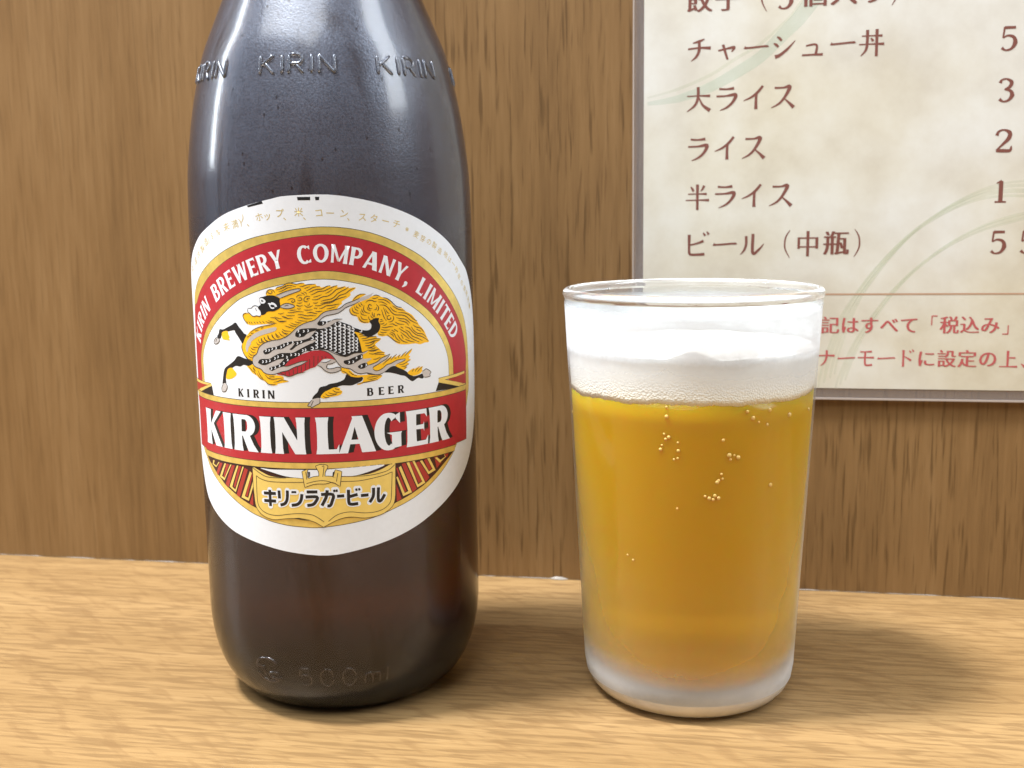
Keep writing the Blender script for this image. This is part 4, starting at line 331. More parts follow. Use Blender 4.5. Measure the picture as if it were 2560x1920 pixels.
def wood(name, axis, cols, pore, fleck, rough, bump, fine, fade):
    """laminate oak: long grain along axis (0=x, 2=z)"""
    m, nt, n, l, p = mat(name)
    tc = N(nt, 'ShaderNodeTexCoord')
    def tex(along, across, detail=4.0, dist=0.0, rot=0.0, seed=0.0):
        mp = N(nt, 'ShaderNodeMapping'); s = [across]*3; s[axis] = along
        mp.inputs['Scale'].default_value = s; mp.inputs['Location'].default_value = (seed, seed*.7, seed*1.3)
        src = tc.outputs['Object']
        if rot:
            m2 = N(nt, 'ShaderNodeMapping'); m2.inputs['Rotation'].default_value = (0, 0, rot) if axis == 0 else (0, rot, 0)
            l.new(src, m2.inputs['Vector']); src = m2.outputs[0]
        l.new(src, mp.inputs['Vector'])
        t = N(nt, 'ShaderNodeTexNoise', Scale=1.0, Detail=detail, Roughness=.6, Distortion=dist*.4); l.new(mp.outputs[0], t.inputs['Vector'])
        return t.outputs['Fac']
    broad = tex(4.0, 45.0, 3.0, .6, 0, 3.1); grain = tex(fine[0], fine[1], 5.0, .4, 0, 1.7); pores = tex(pore[0], pore[1], 2.0, .2, 0.0, 8.3)
    cloud = tex(9, 14, 3, 0, 0, 5.5)
    a = N(nt, 'ShaderNodeMath', operation='MULTIPLY_ADD'); a.inputs[1].default_value = .55; l.new(broad, a.inputs[0])
    b2 = N(nt, 'ShaderNodeMath', operation='MULTIPLY_ADD'); b2.inputs[1].default_value = .45; l.new(grain, b2.inputs[0]); l.new(b2.outputs[0], a.inputs[2])
    c2 = N(nt, 'ShaderNodeMath', operation='MULTIPLY_ADD'); c2.inputs[1].default_value = .35; c2.inputs[2].default_value = -.17; l.new(cloud, c2.inputs[0]); l.new(c2.outputs[0], b2.inputs[2])
    r = ramp(nt, [(.30, cols[0]), (.5, cols[1]), (.70, cols[2])]); l.new(a.outputs[0], r.inputs[0])
    out = r.outputs[0]
    def darken(src, fac, lo, hi, col):
        nonlocal out
        rp = ramp(nt, [(lo, 0.0), (hi, 1.0)]); l.new(src, rp.inputs[0])
        mu = N(nt, 'ShaderNodeMath', operation='MULTIPLY'); mu.inputs[1].default_value = fac; l.new(rp.outputs[0], mu.inputs[0])
        if fade:   # closed-pored veneer on one side, open pores on the other
            sx = N(nt, 'ShaderNodeSeparateXYZ'); l.new(tc.outputs['Object'], sx.inputs[0])
            mr = N(nt, 'ShaderNodeMapRange'); l.new(sx.outputs['X'], mr.inputs['Value'])
            for k, v in zip(('From Min', 'From Max', 'To Min', 'To Max'), fade): mr.inputs[k].default_value = v
            m4 = N(nt, 'ShaderNodeMath', operation='MULTIPLY'); l.new(mu.outputs[0], m4.inputs[0]); l.new(mr.outputs[0], m4.inputs[1]); mu = m4
        mx = N(nt, 'ShaderNodeMix', data_type='RGBA'); l.new(mu.outputs[0], mx.inputs[0]); l.new(out, mx.inputs[6]); mx.inputs[7].default_value = (*col, 1); out = mx.outputs[2]
    darken(pores, pore[2], pore[3], pore[4], pore[5])
    if fleck:
        f1 = tex(fleck[0], fleck[1], 2.0, .3, fleck[2], 2.2); darken(f1, fleck[3], fleck[4], fleck[5], fleck[6])
    l.new(out, p.inputs['Base Color'])
    p.inputs['Roughness'].default_value = rough; p.inputs['Specular IOR Level'].default_value = .35
    bp = N(nt, 'ShaderNodeBump', Strength=bump, Distance=.0004); l.new(grain, bp.inputs['Height']); l.new(bp.outputs[0], p.inputs['Normal'])
    return m
counter_m = wood('counter_oak', 0, [(.205, .120, .047), (.275, .168, .070), (.345, .219, .097)], (66, 640, .55, .48, .60, (.150, .084, .034)), (70, 260, .60, .40, .55, .66, (.18, .10, .040)), .42, .25, (60, 900), None)
wall_m = wood('wall_oak', 2, [(.145, .078, .028), (.202, .112, .042), (.250, .146, .060)], (38, 720, .70, .54, .67, (.080, .040, .012)), None, .45, .15, (34, 620), (-.10, .03, .35, 1.0))

paper_white = simple('label_paper', (.73, .775, .84), .42, mottle=.02, scale=700)
gold_foil = simple('gold_foil', (.80, .61, .17), .36, .5, mottle=.12, scale=420)
gold_flat = simple('gold_ink', (.84, .64, .18), .40, .3, mottle=.05, scale=500)
gold_pale = simple('pale_gold_ink', (.60, .47, .17), .45, .2)
red_ink = simple('red_ink', (.42, .022, .035), .38, mottle=.06, scale=600)
red_dark = simple('brick_red_ink', (.38, .035, .028), .4)
black_ink = simple('black_ink', (.010, .010, .012), .4)
line_ink = simple('line_ink', (.045, .038, .03), .45)
white_ink = simple('white_ink', (.75, .795, .86), .42)
yellow_ink = simple('yellow_ink', (.90, .50, .012), .45)
silver_ink = simple('silver_ink', (.60, .58, .58), .40, .35, mottle=.05, scale=900)

# brown bottle glass under a film of dew
def bottle_mat():
    m, nt, n, l, p = mat('brown_glass_with_dew'); n.remove(p); out = n['Material Output']
    tc = N(nt, 'ShaderNodeTexCoord'); sep = N(nt, 'ShaderNodeSeparateXYZ'); l.new(tc.outputs['Object'], sep.inputs[0])
    gl = N(nt, 'ShaderNodeBsdfGlass', IOR=1.5, Roughness=.16); gl.inputs['Color'].default_value = (.95, .93, .9, 1)
    dew = N(nt, 'ShaderNodeBsdfDiffuse'); dew.inputs['Color'].default_value = (.19, .225, .32, 1)
    gs = N(nt, 'ShaderNodeBsdfGlossy', Roughness=.36); gs.inputs['Color'].default_value = (.62, .68, .80, 1)
    n1 = N(nt, 'ShaderNodeTexNoise', Scale=38.0, Detail=8.0, Roughness=.72); n2 = N(nt, 'ShaderNodeTexNoise', Scale=2300.0, Detail=3.0)
    mp = N(nt, 'ShaderNodeMapping'); mp.inputs['Scale'].default_value = (1, 1, .55); l.new(tc.outputs['Object'], mp.inputs['Vector'])
    l.new(mp.outputs[0], n1.inputs['Vector']); l.new(tc.outputs['Object'], n2.inputs['Vector'])
    # more dew on the cold upper half
    hr = N(nt, 'ShaderNodeMapRange'); hr.inputs['From Min'].default_value = .015; hr.inputs['From Max'].default_value = .16; hr.inputs['To Min'].default_value = .05; hr.inputs['To Max'].default_value = .40; l.new(sep.outputs['Z'], hr.inputs['Value'])
    r1 = ramp(nt, [(.30, .62), (.65, 1.0)]); l.new(n1.outputs['Fac'], r1.inputs[0])
    r2 = ramp(nt, [(.32, .55), (.62, 1.0)]); l.new(n2.outputs['Fac'], r2.inputs[0])
    mu = N(nt, 'ShaderNodeMath', operation='MULTIPLY'); l.new(r1.outputs[0], mu.inputs[0]); l.new(hr.outputs[0], mu.inputs[1])
    mu2 = N(nt, 'ShaderNodeMath', operation='MULTIPLY'); l.new(mu.outputs[0], mu2.inputs[0]); l.new(r2.outputs[0], mu2.inputs[1])
    n3 = N(nt, 'ShaderNodeTexNoise', Scale=1.0, Detail=4.0, Distortion=.5); mp3 = N(nt, 'ShaderNodeMapping'); mp3.inputs['Scale'].default_value = (85, 85, 16); l.new(tc.outputs['Object'], mp3.inputs['Vector']); l.new(mp3.outputs[0], n3.inputs['Vector'])
    r3 = ramp(nt, [(.56, 1.0), (.68, .45)]); l.new(n3.outputs['Fac'], r3.inputs[0])          # wiped runs
    vo = N(nt, 'ShaderNodeTexVoronoi', Scale=330.0); mp4 = N(nt, 'ShaderNodeMapping'); mp4.inputs['Scale'].default_value = (1, 1, .6); l.new(tc.outputs['Object'], mp4.inputs['Vector']); l.new(mp4.outputs[0], vo.inputs['Vector'])
    r4 = ramp(nt, [(.06, .3), (.12, 1.0)]); l.new(vo.outputs['Distance'], r4.inputs[0])      # dark drops
    for rx in (r3, r4):
        q = N(nt, 'ShaderNodeMath', operation='MULTIPLY'); l.new(mu2.outputs[0], q.inputs[0]); l.new(rx.outputs[0], q.inputs[1]); mu2 = q
    lw = N(nt, 'ShaderNodeLayerWeight', Blend=.5); lr = ramp(nt, [(.35, 1.0), (.85, .35)]); l.new(lw.outputs['Facing'], lr.inputs[0])
    mu3 = N(nt, 'ShaderNodeMath', operation='MULTIPLY'); l.new(mu2.outputs[0], mu3.inputs[0]); l.new(lr.outputs[0], mu3.inputs[1]); mu2 = mu3
    bp = N(nt, 'ShaderNodeBump', Strength=.25, Distance=.0003); l.new(n2.outputs['Fac'], bp.inputs['Height']); l.new(bp.outputs[0], gs.inputs['Normal'])
    dm = N(nt, 'ShaderNodeMixShader'); dm.inputs[0].default_value = .30; l.new(dew.outputs[0], dm.inputs[1]); l.new(gs.outputs[0], dm.inputs[2])
    mx = N(nt, 'ShaderNodeMixShader'); l.new(mu2.outputs[0], mx.inputs[0]); l.new(gl.outputs[0], mx.inputs[1]); l.new(dm.outputs[0], mx.inputs[2]); l.new(mx.outputs[0], out.inputs['Surface'])
    va = N(nt, 'ShaderNodeVolumeAbsorption', Density=560.0); va.inputs['Color'].default_value = (.50, .33, .12, 1); l.new(va.outputs[0], out.inputs['Volume'])
    return m
def liquid(name, col, dens, ior=1.34):
    m, nt, n, l, p = mat(name); n.remove(p); out = n['Material Output']
    g = N(nt, 'ShaderNodeBsdfGlass', IOR=ior, Roughness=0.0); l.new(g.outputs[0], out.inputs['Surface'])
    va = N(nt, 'ShaderNodeVolumeAbsorption', Density=dens); va.inputs['Color'].default_value = (*col, 1); l.new(va.outputs[0], out.inputs['Volume'])
    return m
def tumbler_mat():
    # thin cold wall: light goes straight through, sheen on the surface, film of frost
    m, nt, n, l, p = mat('frosted_tumbler_wall'); n.remove(p); out = n['Material Output']
    tc = N(nt, 'ShaderNodeTexCoord'); sep = N(nt, 'ShaderNodeSeparateXYZ'); l.new(tc.outputs['Object'], sep.inputs[0])
    n1 = N(nt, 'ShaderNodeTexNoise', Scale=75.0, Detail=6.0, Roughness=.6); l.new(tc.outputs['Object'], n1.inputs['Vector'])
    n2 = N(nt, 'ShaderNodeTexNoise', Scale=1400.0, Detail=2.0); l.new(tc.outputs['Object'], n2.inputs['Vector'])
    tp = N(nt, 'ShaderNodeBsdfTransparent'); tp.inputs['Color'].default_value = (.985, .99, .985, 1)
    gs = N(nt, 'ShaderNodeBsdfGlossy', Roughness=.16); bp = N(nt, 'ShaderNodeBump', Strength=.15, Distance=.0002); l.new(n2.outputs['Fac'], bp.inputs['Height']); l.new(bp.outputs[0], gs.inputs['Normal'])
    lw0 = N(nt, 'ShaderNodeLayerWeight', Blend=.5); fz = ramp(nt, [(0.0, .022), (.6, .045), (.8, .13), (.92, .35), (1.0, .9)]); l.new(lw0.outputs['Facing'], fz.inputs[0])
    th = N(nt, 'ShaderNodeMixShader'); l.new(fz.outputs[0], th.inputs[0]); l.new(tp.outputs[0], th.inputs[1]); l.new(gs.outputs[0], th.inputs[2])
    df = N(nt, 'ShaderNodeBsdfDiffuse'); df.inputs['Color'].default_value = (.76, .80, .85, 1)
    tr = N(nt, 'ShaderNodeBsdfTranslucent'); tr.inputs['Color'].default_value = (.88, .90, .94, 1)
    wm = N(nt, 'ShaderNodeMixShader'); l.new(df.outputs[0], wm.inputs[1]); l.new(tr.outputs[0], wm.inputs[2])
    # frost by height: heavy band above the beer, thin film over the beer, thicker seen edge-on; extra white over foam and foot stands in for light missing behind it
    nz = N(nt, 'ShaderNodeMath', operation='DIVIDE'); nz.inputs[1].default_value = .1035; l.new(sep.outputs['Z'], nz.inputs[0])
    wv = N(nt, 'ShaderNodeMath', operation='MULTIPLY_ADD'); wv.inputs[1].default_value = .03; l.new(n1.outputs['Fac'], wv.inputs[0]); l.new(nz.outputs[0], wv.inputs[2])
    wr = ramp(nt, [(0.0, .25), (.085, .3), (.15, .8), (.7, .8), (.80, .15), (.88, .06)]); l.new(nz.outputs[0], wr.inputs[0]); l.new(wr.outputs[0], wm.inputs[0])
    hr = ramp(nt, [(0.0, .80), (.085, .66), (.13, .30), (.24, .11), (.45, .035), (.70, .025), (.805, .04), (.84, .32), (.862, .42), (.882, .90), (.96, .80), (.985, .15)]); l.new(wv.outputs[0], hr.inputs[0])
    lw = N(nt, 'ShaderNodeLayerWeight', Blend=.5); fr = ramp(nt, [(.10, 0.0), (.36, .12), (.68, .46), (1.0, .92)]); l.new(lw.outputs['Facing'], fr.inputs[0])
    ad = N(nt, 'ShaderNodeMath', operation='ADD', use_clamp=True); l.new(hr.outputs[0], ad.inputs[0])
    eh = ramp(nt, [(0.0, 1.0), (.30, .7), (.72, .12), (.95, .12), (.97, 0.0)]); l.new(nz.outputs[0], eh.inputs[0])
    fm = N(nt, 'ShaderNodeMath', operation='MULTIPLY'); l.new(fr.outputs[0], fm.inputs[0]); l.new(eh.outputs[0], fm.inputs[1]); l.new(fm.outputs[0], ad.inputs[1])
    no = ramp(nt, [(.25, .75), (.7, 1.1)]); l.new(n1.outputs['Fac'], no.inputs[0])
    mu = N(nt, 'ShaderNodeMath', operation='MULTIPLY', use_clamp=True); l.new(ad.outputs[0], mu.inputs[0]); l.new(no.outputs[0], mu.inputs[1])
    mx = N(nt, 'ShaderNodeMixShader'); l.new(mu.outputs[0], mx.inputs[0]); l.new(th.outputs[0], mx.inputs[1]); l.new(wm.outputs[0], mx.inputs[2]); l.new(mx.outputs[0], out.inputs['Surface'])
    return m
def thin_inside():
    m, nt, n, l, p = mat('tumbler_inner_wall'); n.remove(p)
    tp = N(nt, 'ShaderNodeBsdfTransparent'); tp.inputs['Color'].default_value = (.985, .99, .985, 1); gs = N(nt, 'ShaderNodeBsdfGlossy', Roughness=.05)
    mx = N(nt, 'ShaderNodeMixShader'); mx.inputs[0].default_value = .02; l.new(tp.outputs[0], mx.inputs[1]); l.new(gs.outputs[0], mx.inputs[2]); l.new(mx.outputs[0], n['Material Output'].inputs['Surface']); return m
def lager_mat():
    m, nt, n, l, p = mat('lager'); n.remove(p); out = n['Material Output']
    g = N(nt, 'ShaderNodeBsdfGlass', IOR=1.33, Roughness=.12)
    d = N(nt, 'ShaderNodeSubsurfaceScattering'); d.inputs['Color'].default_value = (.86, .50, .002, 1); d.inputs['Radius'].default_value = (.006, .003, .0006); d.inputs['Scale'].default_value = 1.0
    mx = N(nt, 'ShaderNodeMixShader'); mx.inputs[0].default_value = .48; l.new(g.outputs[0], mx.inputs[1]); l.new(d.outputs[0], mx.inputs[2]); l.new(mx.outputs[0], out.inputs['Surface'])
    va = N(nt, 'ShaderNodeVolumeAbsorption', Density=72.0); va.inputs['Color'].default_value = (.997, .915, .02, 1); l.new(va.outputs[0], out.inputs['Volume'])
    return m
def frosted_lit_glass(name='tumbler_thick_glass', f0=.55, f1=.8, rg=.10):  # frost; its white share also stands in for light passing through the foot
    m, nt, n, l, p = mat(name); n.remove(p); out = n['Material Output']
    g = N(nt, 'ShaderNodeBsdfGlass', IOR=1.5, Roughness=rg); df = N(nt, 'ShaderNodeBsdfPrincipled'); df.inputs['Base Color'].default_value = (.90, .88, .85, 1); df.inputs['Roughness'].default_value = .22; df.inputs['Specular IOR Level'].default_value = .8
    tc = N(nt, 'ShaderNodeTexCoord'); n1 = N(nt, 'ShaderNodeTexNoise', Scale=120.0, Detail=4.0); l.new(tc.outputs['Object'], n1.inputs['Vector']); r = ramp(nt, [(.3, f0), (.7, f1)]); l.new(n1.outputs['Fac'], r.inputs[0])
    mx = N(nt, 'ShaderNodeMixShader'); l.new(r.outputs[0], mx.inputs[0]); l.new(g.outputs[0], mx.inputs[1]); l.new(df.outputs[0], mx.inputs[2]); l.new(mx.outputs[0], out.inputs['Surface']); return m
def clear_glass():
    m, nt, n, l, p = mat('clear_glass'); n.remove(p)
    g = N(nt, 'ShaderNodeBsdfGlass', IOR=1.5, Roughness=.02); l.new(g.outputs[0], n['Material Output'].inputs['Surface']); return m
def foam_mat():
    m, nt, n, l, p = mat('beer_foam')
    tc = N(nt, 'ShaderNodeTexCoord'); v = N(nt, 'ShaderNodeTexVoronoi', Scale=2100.0); l.new(tc.outputs['Object'], v.inputs['Vector'])
    sep = N(nt, 'ShaderNodeSeparateXYZ'); l.new(tc.outputs['Object'], sep.inputs[0])
    mr = N(nt, 'ShaderNodeMapRange'); mr.inputs['From Min'].default_value = .078; mr.inputs['From Max'].default_value = .0845; mr.inputs['To Min'].default_value = .45; mr.inputs['To Max'].default_value = .06; l.new(sep.outputs['Z'], mr.inputs['Value'])
    bp = N(nt, 'ShaderNodeBump', Distance=.0006); bp.invert = True; l.new(v.outputs['Distance'], bp.inputs['Height']); l.new(mr.outputs[0], bp.inputs['Strength']); l.new(bp.outputs[0], p.inputs['Normal'])
    cr = N(nt, 'ShaderNodeMapRange'); cr.inputs['From Min'].default_value = .0775; cr.inputs['From Max'].default_value = .084; l.new(sep.outputs['Z'], cr.inputs['Value'])
    rp = ramp(nt, [(.12, (.90, .80, .58)), (.35, (.93, .90, .82)), (.7, (.94, .95, .95))]); l.new(cr.outputs[0], rp.inputs[0]); l.new(rp.outputs[0], p.inputs['Base Color'])
    p.inputs['Roughness'].default_value = .6; p.inputs['Specular IOR Level'].default_value = .3
    return m
inside_glass = thin_inside(); base_glass = frosted_lit_glass(); rim_glass = frosted_lit_glass('tumbler_rim_glass', .06, .16, .05); brown_glass = bottle_mat(); tumbler_m = tumbler_mat(); foam_m = foam_mat()
bottle_beer = liquid('bottled_beer', (.75, .42, .10), 38.0)
beer_m = lager_mat()
bubble_m = simple('bubble_skin', (.78, .52, .14), .2, 0, .6)

# ------------------------------------------------------------------ setting: counter, wall, sealant
WY = .08076
def box(name, lo, hi, m, parent=None, bev=0.0):
    bm = bmesh.new(); bmesh.ops.create_cube(bm, size=1)
    for v in bm.verts: v.co = Vector([(a+b)/2 + c*(b-a) for a, b, c in zip(lo, hi, v.co)])
    if bev: bmesh.ops.bevel(bm, geom=list(bm.edges), offset=bev, segments=2, affect='EDGES')
    return bm_obj(name, bm, [m], parent, False)
tag(box('counter', (-.9, -.62, -.04), (1.0, WY-.0002, 0), counter_m), kind='structure')
tag(box('wall', (-.9, WY, -.04), (1.0, WY+.02, .62), wall_m), kind='structure')
seal_m = simple('sealant', (.25, .22, .19), .4)
bm = bmesh.new(); prev = None
for i in range(600):
    x = -.5 + i*.0022
    h = .00012 + .00025*mnoise.noise(Vector((x*90, 0, 0))) + .0002*mnoise.noise(Vector((x*400, 3, 0)))
    h = max(h, .00006)
    if abs(x-.0468) < .0016: h += .0007
    d = h*1.1 + .0003
    ring = [bm.verts.new((x, WY-d, .00015)), bm.verts.new((x, WY-d*.45, h*.55)), bm.verts.new((x, WY-.0001, h))]
    if prev:
        for k in range(2): bm.faces.new((prev[k], ring[k], ring[k+1], prev[k+1]))
    prev = ring
bmesh.ops.recalc_face_normals(bm, faces=bm.faces)
tag(bm_obj('sealant_bead', bm, [seal_m]), 'thin whitish sealant bead along the joint of counter and wall', 'sealant')

# ------------------------------------------------------------------ beer bottle
bottle = tag(empty('beer_bottle'), 'brown glass beer bottle misted with dew, white oval label with red and gold print', 'bottle')
outer = [(0.0, .0022), (.012, .0016), (.0195, .0004), (.0225, 0.0)]
for i in range(1, 17):
    a = math.pi/2*i/16
    outer.append((.023 + .0125*math.sin(a)**.95, .024*(1-math.cos(a)**.95)))
outer += [(.0355, z) for z in (.03, .04, .06, .08, .10, .114)]
sh = [(.118, .0355), (.1254, .0353), (.1326, .0350), (.1397, .0342), (.147, .03314), (.154, .0317), (.161, .0299), (.168, .0271), (.1749, .0242), (.182, .0214), (.19, .0188), (.20, .0165), (.215, .0150), (.235, .0140), (.2445, .0135)]
shs = spline([(r, z) for z, r in sh], 4)
outer += shs
outer += [(.0150, .2455), (.0152, .2475), (.0140, .249), (.0133, .252), (.0136, .2555), (.0134, .257), (.0120, .258)]
inner = [(.0100, .2575), (.0098, .25)]
for r, z in reversed([p for p in outer if .03 <= p[1] < .244]): inner.append((r-.0030, z))
inner += [(.0315, .018), (.029, .011), (.023, .007), (.012, .0065), (0.0, .008)]
gb = lathe('glass_body', outer + inner, [brown_glass], bottle, 256)
def inner_r(z):
    for (r0, z0), (r1, z1) in zip(outer, outer[1:]):
        if z0 <= z <= z1 and z1 > z0: return r0+(r1-r0)*(z-z0)/(z1-z0)
    return .02
lq = [(0.0, .00795), (.012, .00645), (.0231, .00695), (.02905, .0109), (.03155, .0179)] + [(.03255, z) for z in (.03, .06, .09, .1145)] + [(.03245, .1215), (.0322, .1246), (.0, .1246)]
lathe('bottled_beer', lq, [bottle_beer], bottle, 128)
# raised lettering moulded in the glass
def surf(th, z, lift=0.0):
    r = inner_r(z); dr = (inner_r(z+.0005)-inner_r(z-.0005))/.001
    nr, nz = 1/math.hypot(1, dr), -dr/math.hypot(1, dr)
    return Vector(((r+lift*nr)*math.cos(th), (r+lift*nr)*math.sin(th), z+lift*nz))
def tube(bm, pts, rad, seg=8):
    rings = []
    for i, p in enumerate(pts):
        d = (pts[min(i+1, len(pts)-1)] - pts[max(i-1, 0)]).normalized(); n = Vector((p.x, p.y, 0)).normalized()
        s = d.cross(n).normalized(); n2 = s.cross(d)
        k = .55 if i in (0, len(pts)-1) else 1.0
        rings.append([bm.verts.new(p + (s*math.cos(2*math.pi*j/seg) + n2*math.sin(2*math.pi*j/seg))*rad*k) for j in range(seg)])
    for a, b in zip(rings, rings[1:]):
        for j in range(seg): bm.faces.new((a[j], a[(j+1) % seg], b[(j+1) % seg], b[j]))
    bm.faces.new(rings[0][::-1]); bm.faces.new(rings[-1])
def arc(cx, cy_, rx, ry, a0, a1, n=8): return [(cx+rx*math.cos(math.radians(a0+(a1-a0)*i/n)), cy_+ry*math.sin(math.radians(a0+(a1-a0)*i/n))) for i in range(n+1)]
SK = {'K': ([[(0, 0), (0, 1)], [(.62, 1), (.05, .45)], [(.22, .6), (.66, 0)]], .95), 'I': ([[(0.05, 0), (0.05, 1)]], .36),
      'R': ([[(0, 0), (0, 1)], [(0, 1), (.35, 1)] + arc(.35, .75, .22, .25, 90, -90) + [(0, .5)], [(.3, .5), (.62, 0)]], .92), 'N': ([[(0, 0), (0, 1)], [(0, 1), (.65, 0)], [(.65, 0), (.65, 1)]], .8),
      '5': ([[(.55, 1), (.08, 1), (.05, .58)] + arc(.28, .33, .29, .32, 120, -140)], .95), '0': ([arc(.28, .5, .28, .5, 0, 360, 18)], .95),
      'm': ([[(0, 0), (0, .62)], [(0, .5)] + arc(.17, .45, .16, .17, 160, 0, 5) + [(.33, 0)], [(.33, .45)] + arc(.5, .45, .16, .17, 170, 0, 5) + [(.66, 0)]], .98), 'l': ([[(0, 0), (0, 1)]], .3)}
def emboss(text, th0, z0, h, wscale, rad, lift):
    bm = bmesh.new(); x = 0
    for ch in text:
        st, adv = SK[ch]
        for s in st:
            q = []
            for a, b in zip(s, s[1:]):
                k = max(2, int(math.hypot(b[0]-a[0], b[1]-a[1])*8))
                q += [(a[0]+(b[0]-a[0])*i/k, a[1]+(b[1]-a[1])*i/k) for i in range(k)]
            q.append(s[-1])
            tube(bm, [surf(th0 + (x+p[0])*h*wscale/inner_r(z0), z0 + p[1]*h, lift) for p in q], rad)
        x += adv
    bmesh.ops.recalc_face_normals(bm, faces=bm.faces)
    return bm
for k in range(7):
    t0 = math.radians((-99, -49.5, 6, 56, 107, 159, -149)[k])
    bm_obj('moulded_lettering', emboss('KIRIN', t0, .1538, .0042, 1.27, .00042, .00005), [brown_glass], bottle)
bm_obj('moulded_volume_mark', emboss('500ml', math.radians(-92), .0098, .0048, 1.15, .00030, -.00012), [brown_glass], bottle)
bm = bmesh.new()
for s in (arc(-.02, .5, .5, .5, 40, 175, 12), arc(-.02, .5, .5, .5, 200, 335, 12), [(-.52, .62), (-.1, .62)], [(-.22, .62), (-.2, .2)], arc(.25, .3, .28, .13, 60, 300, 8)):
    tube(bm, [surf(math.radians(-105.5) + p[0]*.0072/.034, .0098 + p[1]*.0066, -.00008) for p in spline(s, 3)], .00042)
bmesh.ops.recalc_face_normals(bm, faces=bm.faces)
bm_obj('moulded_round_mark', bm, [brown_glass], bottle)
# neck cap is off: the bottle has been opened

# ---- paper label and its print
lab_pts = spline(ART['label'], 4, True)
label = Print().add(0, paper_white, fill([lab_pts])).build('label', bottle)
def grow(poly, d):
    n = len(poly); a = area2(poly); out = []
    for i in range(n):
        p0, p1, p2 = Vector(poly[i-1]), Vector(poly[i]), Vector(poly[(i+1) % n])
        t = (p2-p0); t = t.normalized() if t.length > 1e-9 else Vector((1, 0)); nr = Vector((t.y, -t.x)) if a > 0 else Vector((-t.y, t.x))
        out.append(tuple(p1 + nr*d))
    return out
def arch(name, zb, xl, xr):
    l, r = ART[name]; pts = [(xl, zb)] + list(reversed(l)) + list(r) + [(xr, zb)]
    return spline([pts[0], pts[0]] + pts[1:-1] + [pts[-1], pts[-1]], 4, True)
lo, hi_ = ART['low_out']; lo_in, hi_in = ART['low_in']
go_l, go_r = ART['gold_out']
oval = spline(list(reversed(go_l)) + list(go_r) + list(reversed(hi_)) + list(reversed(lo)) + [(-42.3, 80), (-42.6, 90)], 4, True)
pr = Print()
pr.add(1, line_ink, fill([grow(oval, .14)])); pr.add(2, gold_foil, fill([oval])); pr.build('gold_oval_border', label)
ro = arch('red_out', 66, -43.0, 42.5); ri = arch('red_in', 66, -37.1, 36.2); gi = arch('gold_in', 66, -35.6, 34.3)
pr = Print(); pr.add(3, line_ink, fill([grow(ro, .12)])); pr.add(4, red_ink, fill([ro])); pr.build('red_arch', label)
pr = Print(); pr.add(5, line_ink, fill([grow(ri, .12)])); pr.add(6, gold_foil, fill([ri])); pr.add(7, line_ink, fill([gi])); pr.add(8, white_ink, fill([grow(gi, -.14)])); pr.build('emblem_field', label)
low_poly = spline(list(lo_in) + list(hi_in), 3)
low_area = [(-36.3, 65.5)] + low_poly + [(35.7, 65.5)]
pr = Print(); pr.add(3.5, line_ink, fill([grow(low_area, .12)])); pr.add(4.2, simple('dark_stripe_ink', (.05, .012, .01), .45), fill([low_area]))
for p in ART['stripe_red']: pr.add(5, red_dark, fill([p]))
for p in ART['stripe_gold']: pr.add(6, line_ink, fill([grow(p, .07)])); pr.add(7, gold_flat, fill([p]))
pr.build('sunray_stripes', label)
# ribbon
pr = Print()
for p in ART['rib_gold']: pr.add(8.6, line_ink, fill([grow(p, .12)]))
for n_, m_ in (('rib_red', red_dark), ('rib_black', black_ink), ('rib_gold', gold_flat)):
    for p in ART[n_]: pr.add(9, m_, fill([p]))
def band(z0, z1):
    f = lambda z, s: (-43.3 + (z-79.9)*-.42) if s < 0 else (43.0 - (80.2-z)*.445)
    n = 40
    return [(f(z0, -1)+(f(z0, 1)-f(z0, -1))*i/n, z0) for i in range(n+1)] + [(f(z1, 1)+(f(z1, -1)-f(z1, 1))*i/n, z1) for i in range(n+1)]
pr.add(9.6, line_ink, fill([band(64.1, 79.95)])); pr.add(10.2, gold_foil, fill([band(64.25, 79.8)])); pr.add(10.8, line_ink, fill([band(65.6, 78.58)])); pr.add(11.4, red_ink, fill([band(65.75, 78.43)]))
pr.build('ribbon_banner', label)
LET = [('K', -35.5, 7.5), ('I', -26.9, 2.7), ('R', -23.0, 7.0), ('I', -15.0, 2.7), ('N', -11.1, 7.1), ('L', -1.1, 4.9), ('A', 4.0, 8.1), ('G', 12.1, 6.6), ('E', 20.4, 5.8), ('R', 27.0, 6.7)]
wh, bk = [], []
for ch, x, W in LET:
    g = shift(glyph(ch, W, 8.65, 2.42), x, 67.68)
    wh += g
    for k in range(1, 6): bk += shift(g, .26*k, .03*k)
pr = Print(); pr.add(12, black_ink, fill(bk)); pr.add(12.8, white_ink, fill(wh)); pr.build('banner_lettering', label)
# small captions
for word, x0, z0, h, xs in (('KIRIN', 0, 80.62, 1.95, (-21.0, -18.4, -16.45, -14.1, -12.5)), ('BEER', 0, 80.85, 1.85, (10.75, 13.5, 15.85, 18.3))):
    cap_t = []
    for ch, x in zip(word, xs): cap_t += shift(glyph(ch, {'K': 1.6, 'I': .8, 'R': 1.55, 'N': 1.6, 'B': 1.45, 'E': 1.3}[ch], h, .52), x, z0)
    Print().add(9, black_ink, fill(cap_t)).build('caption_lettering', label)
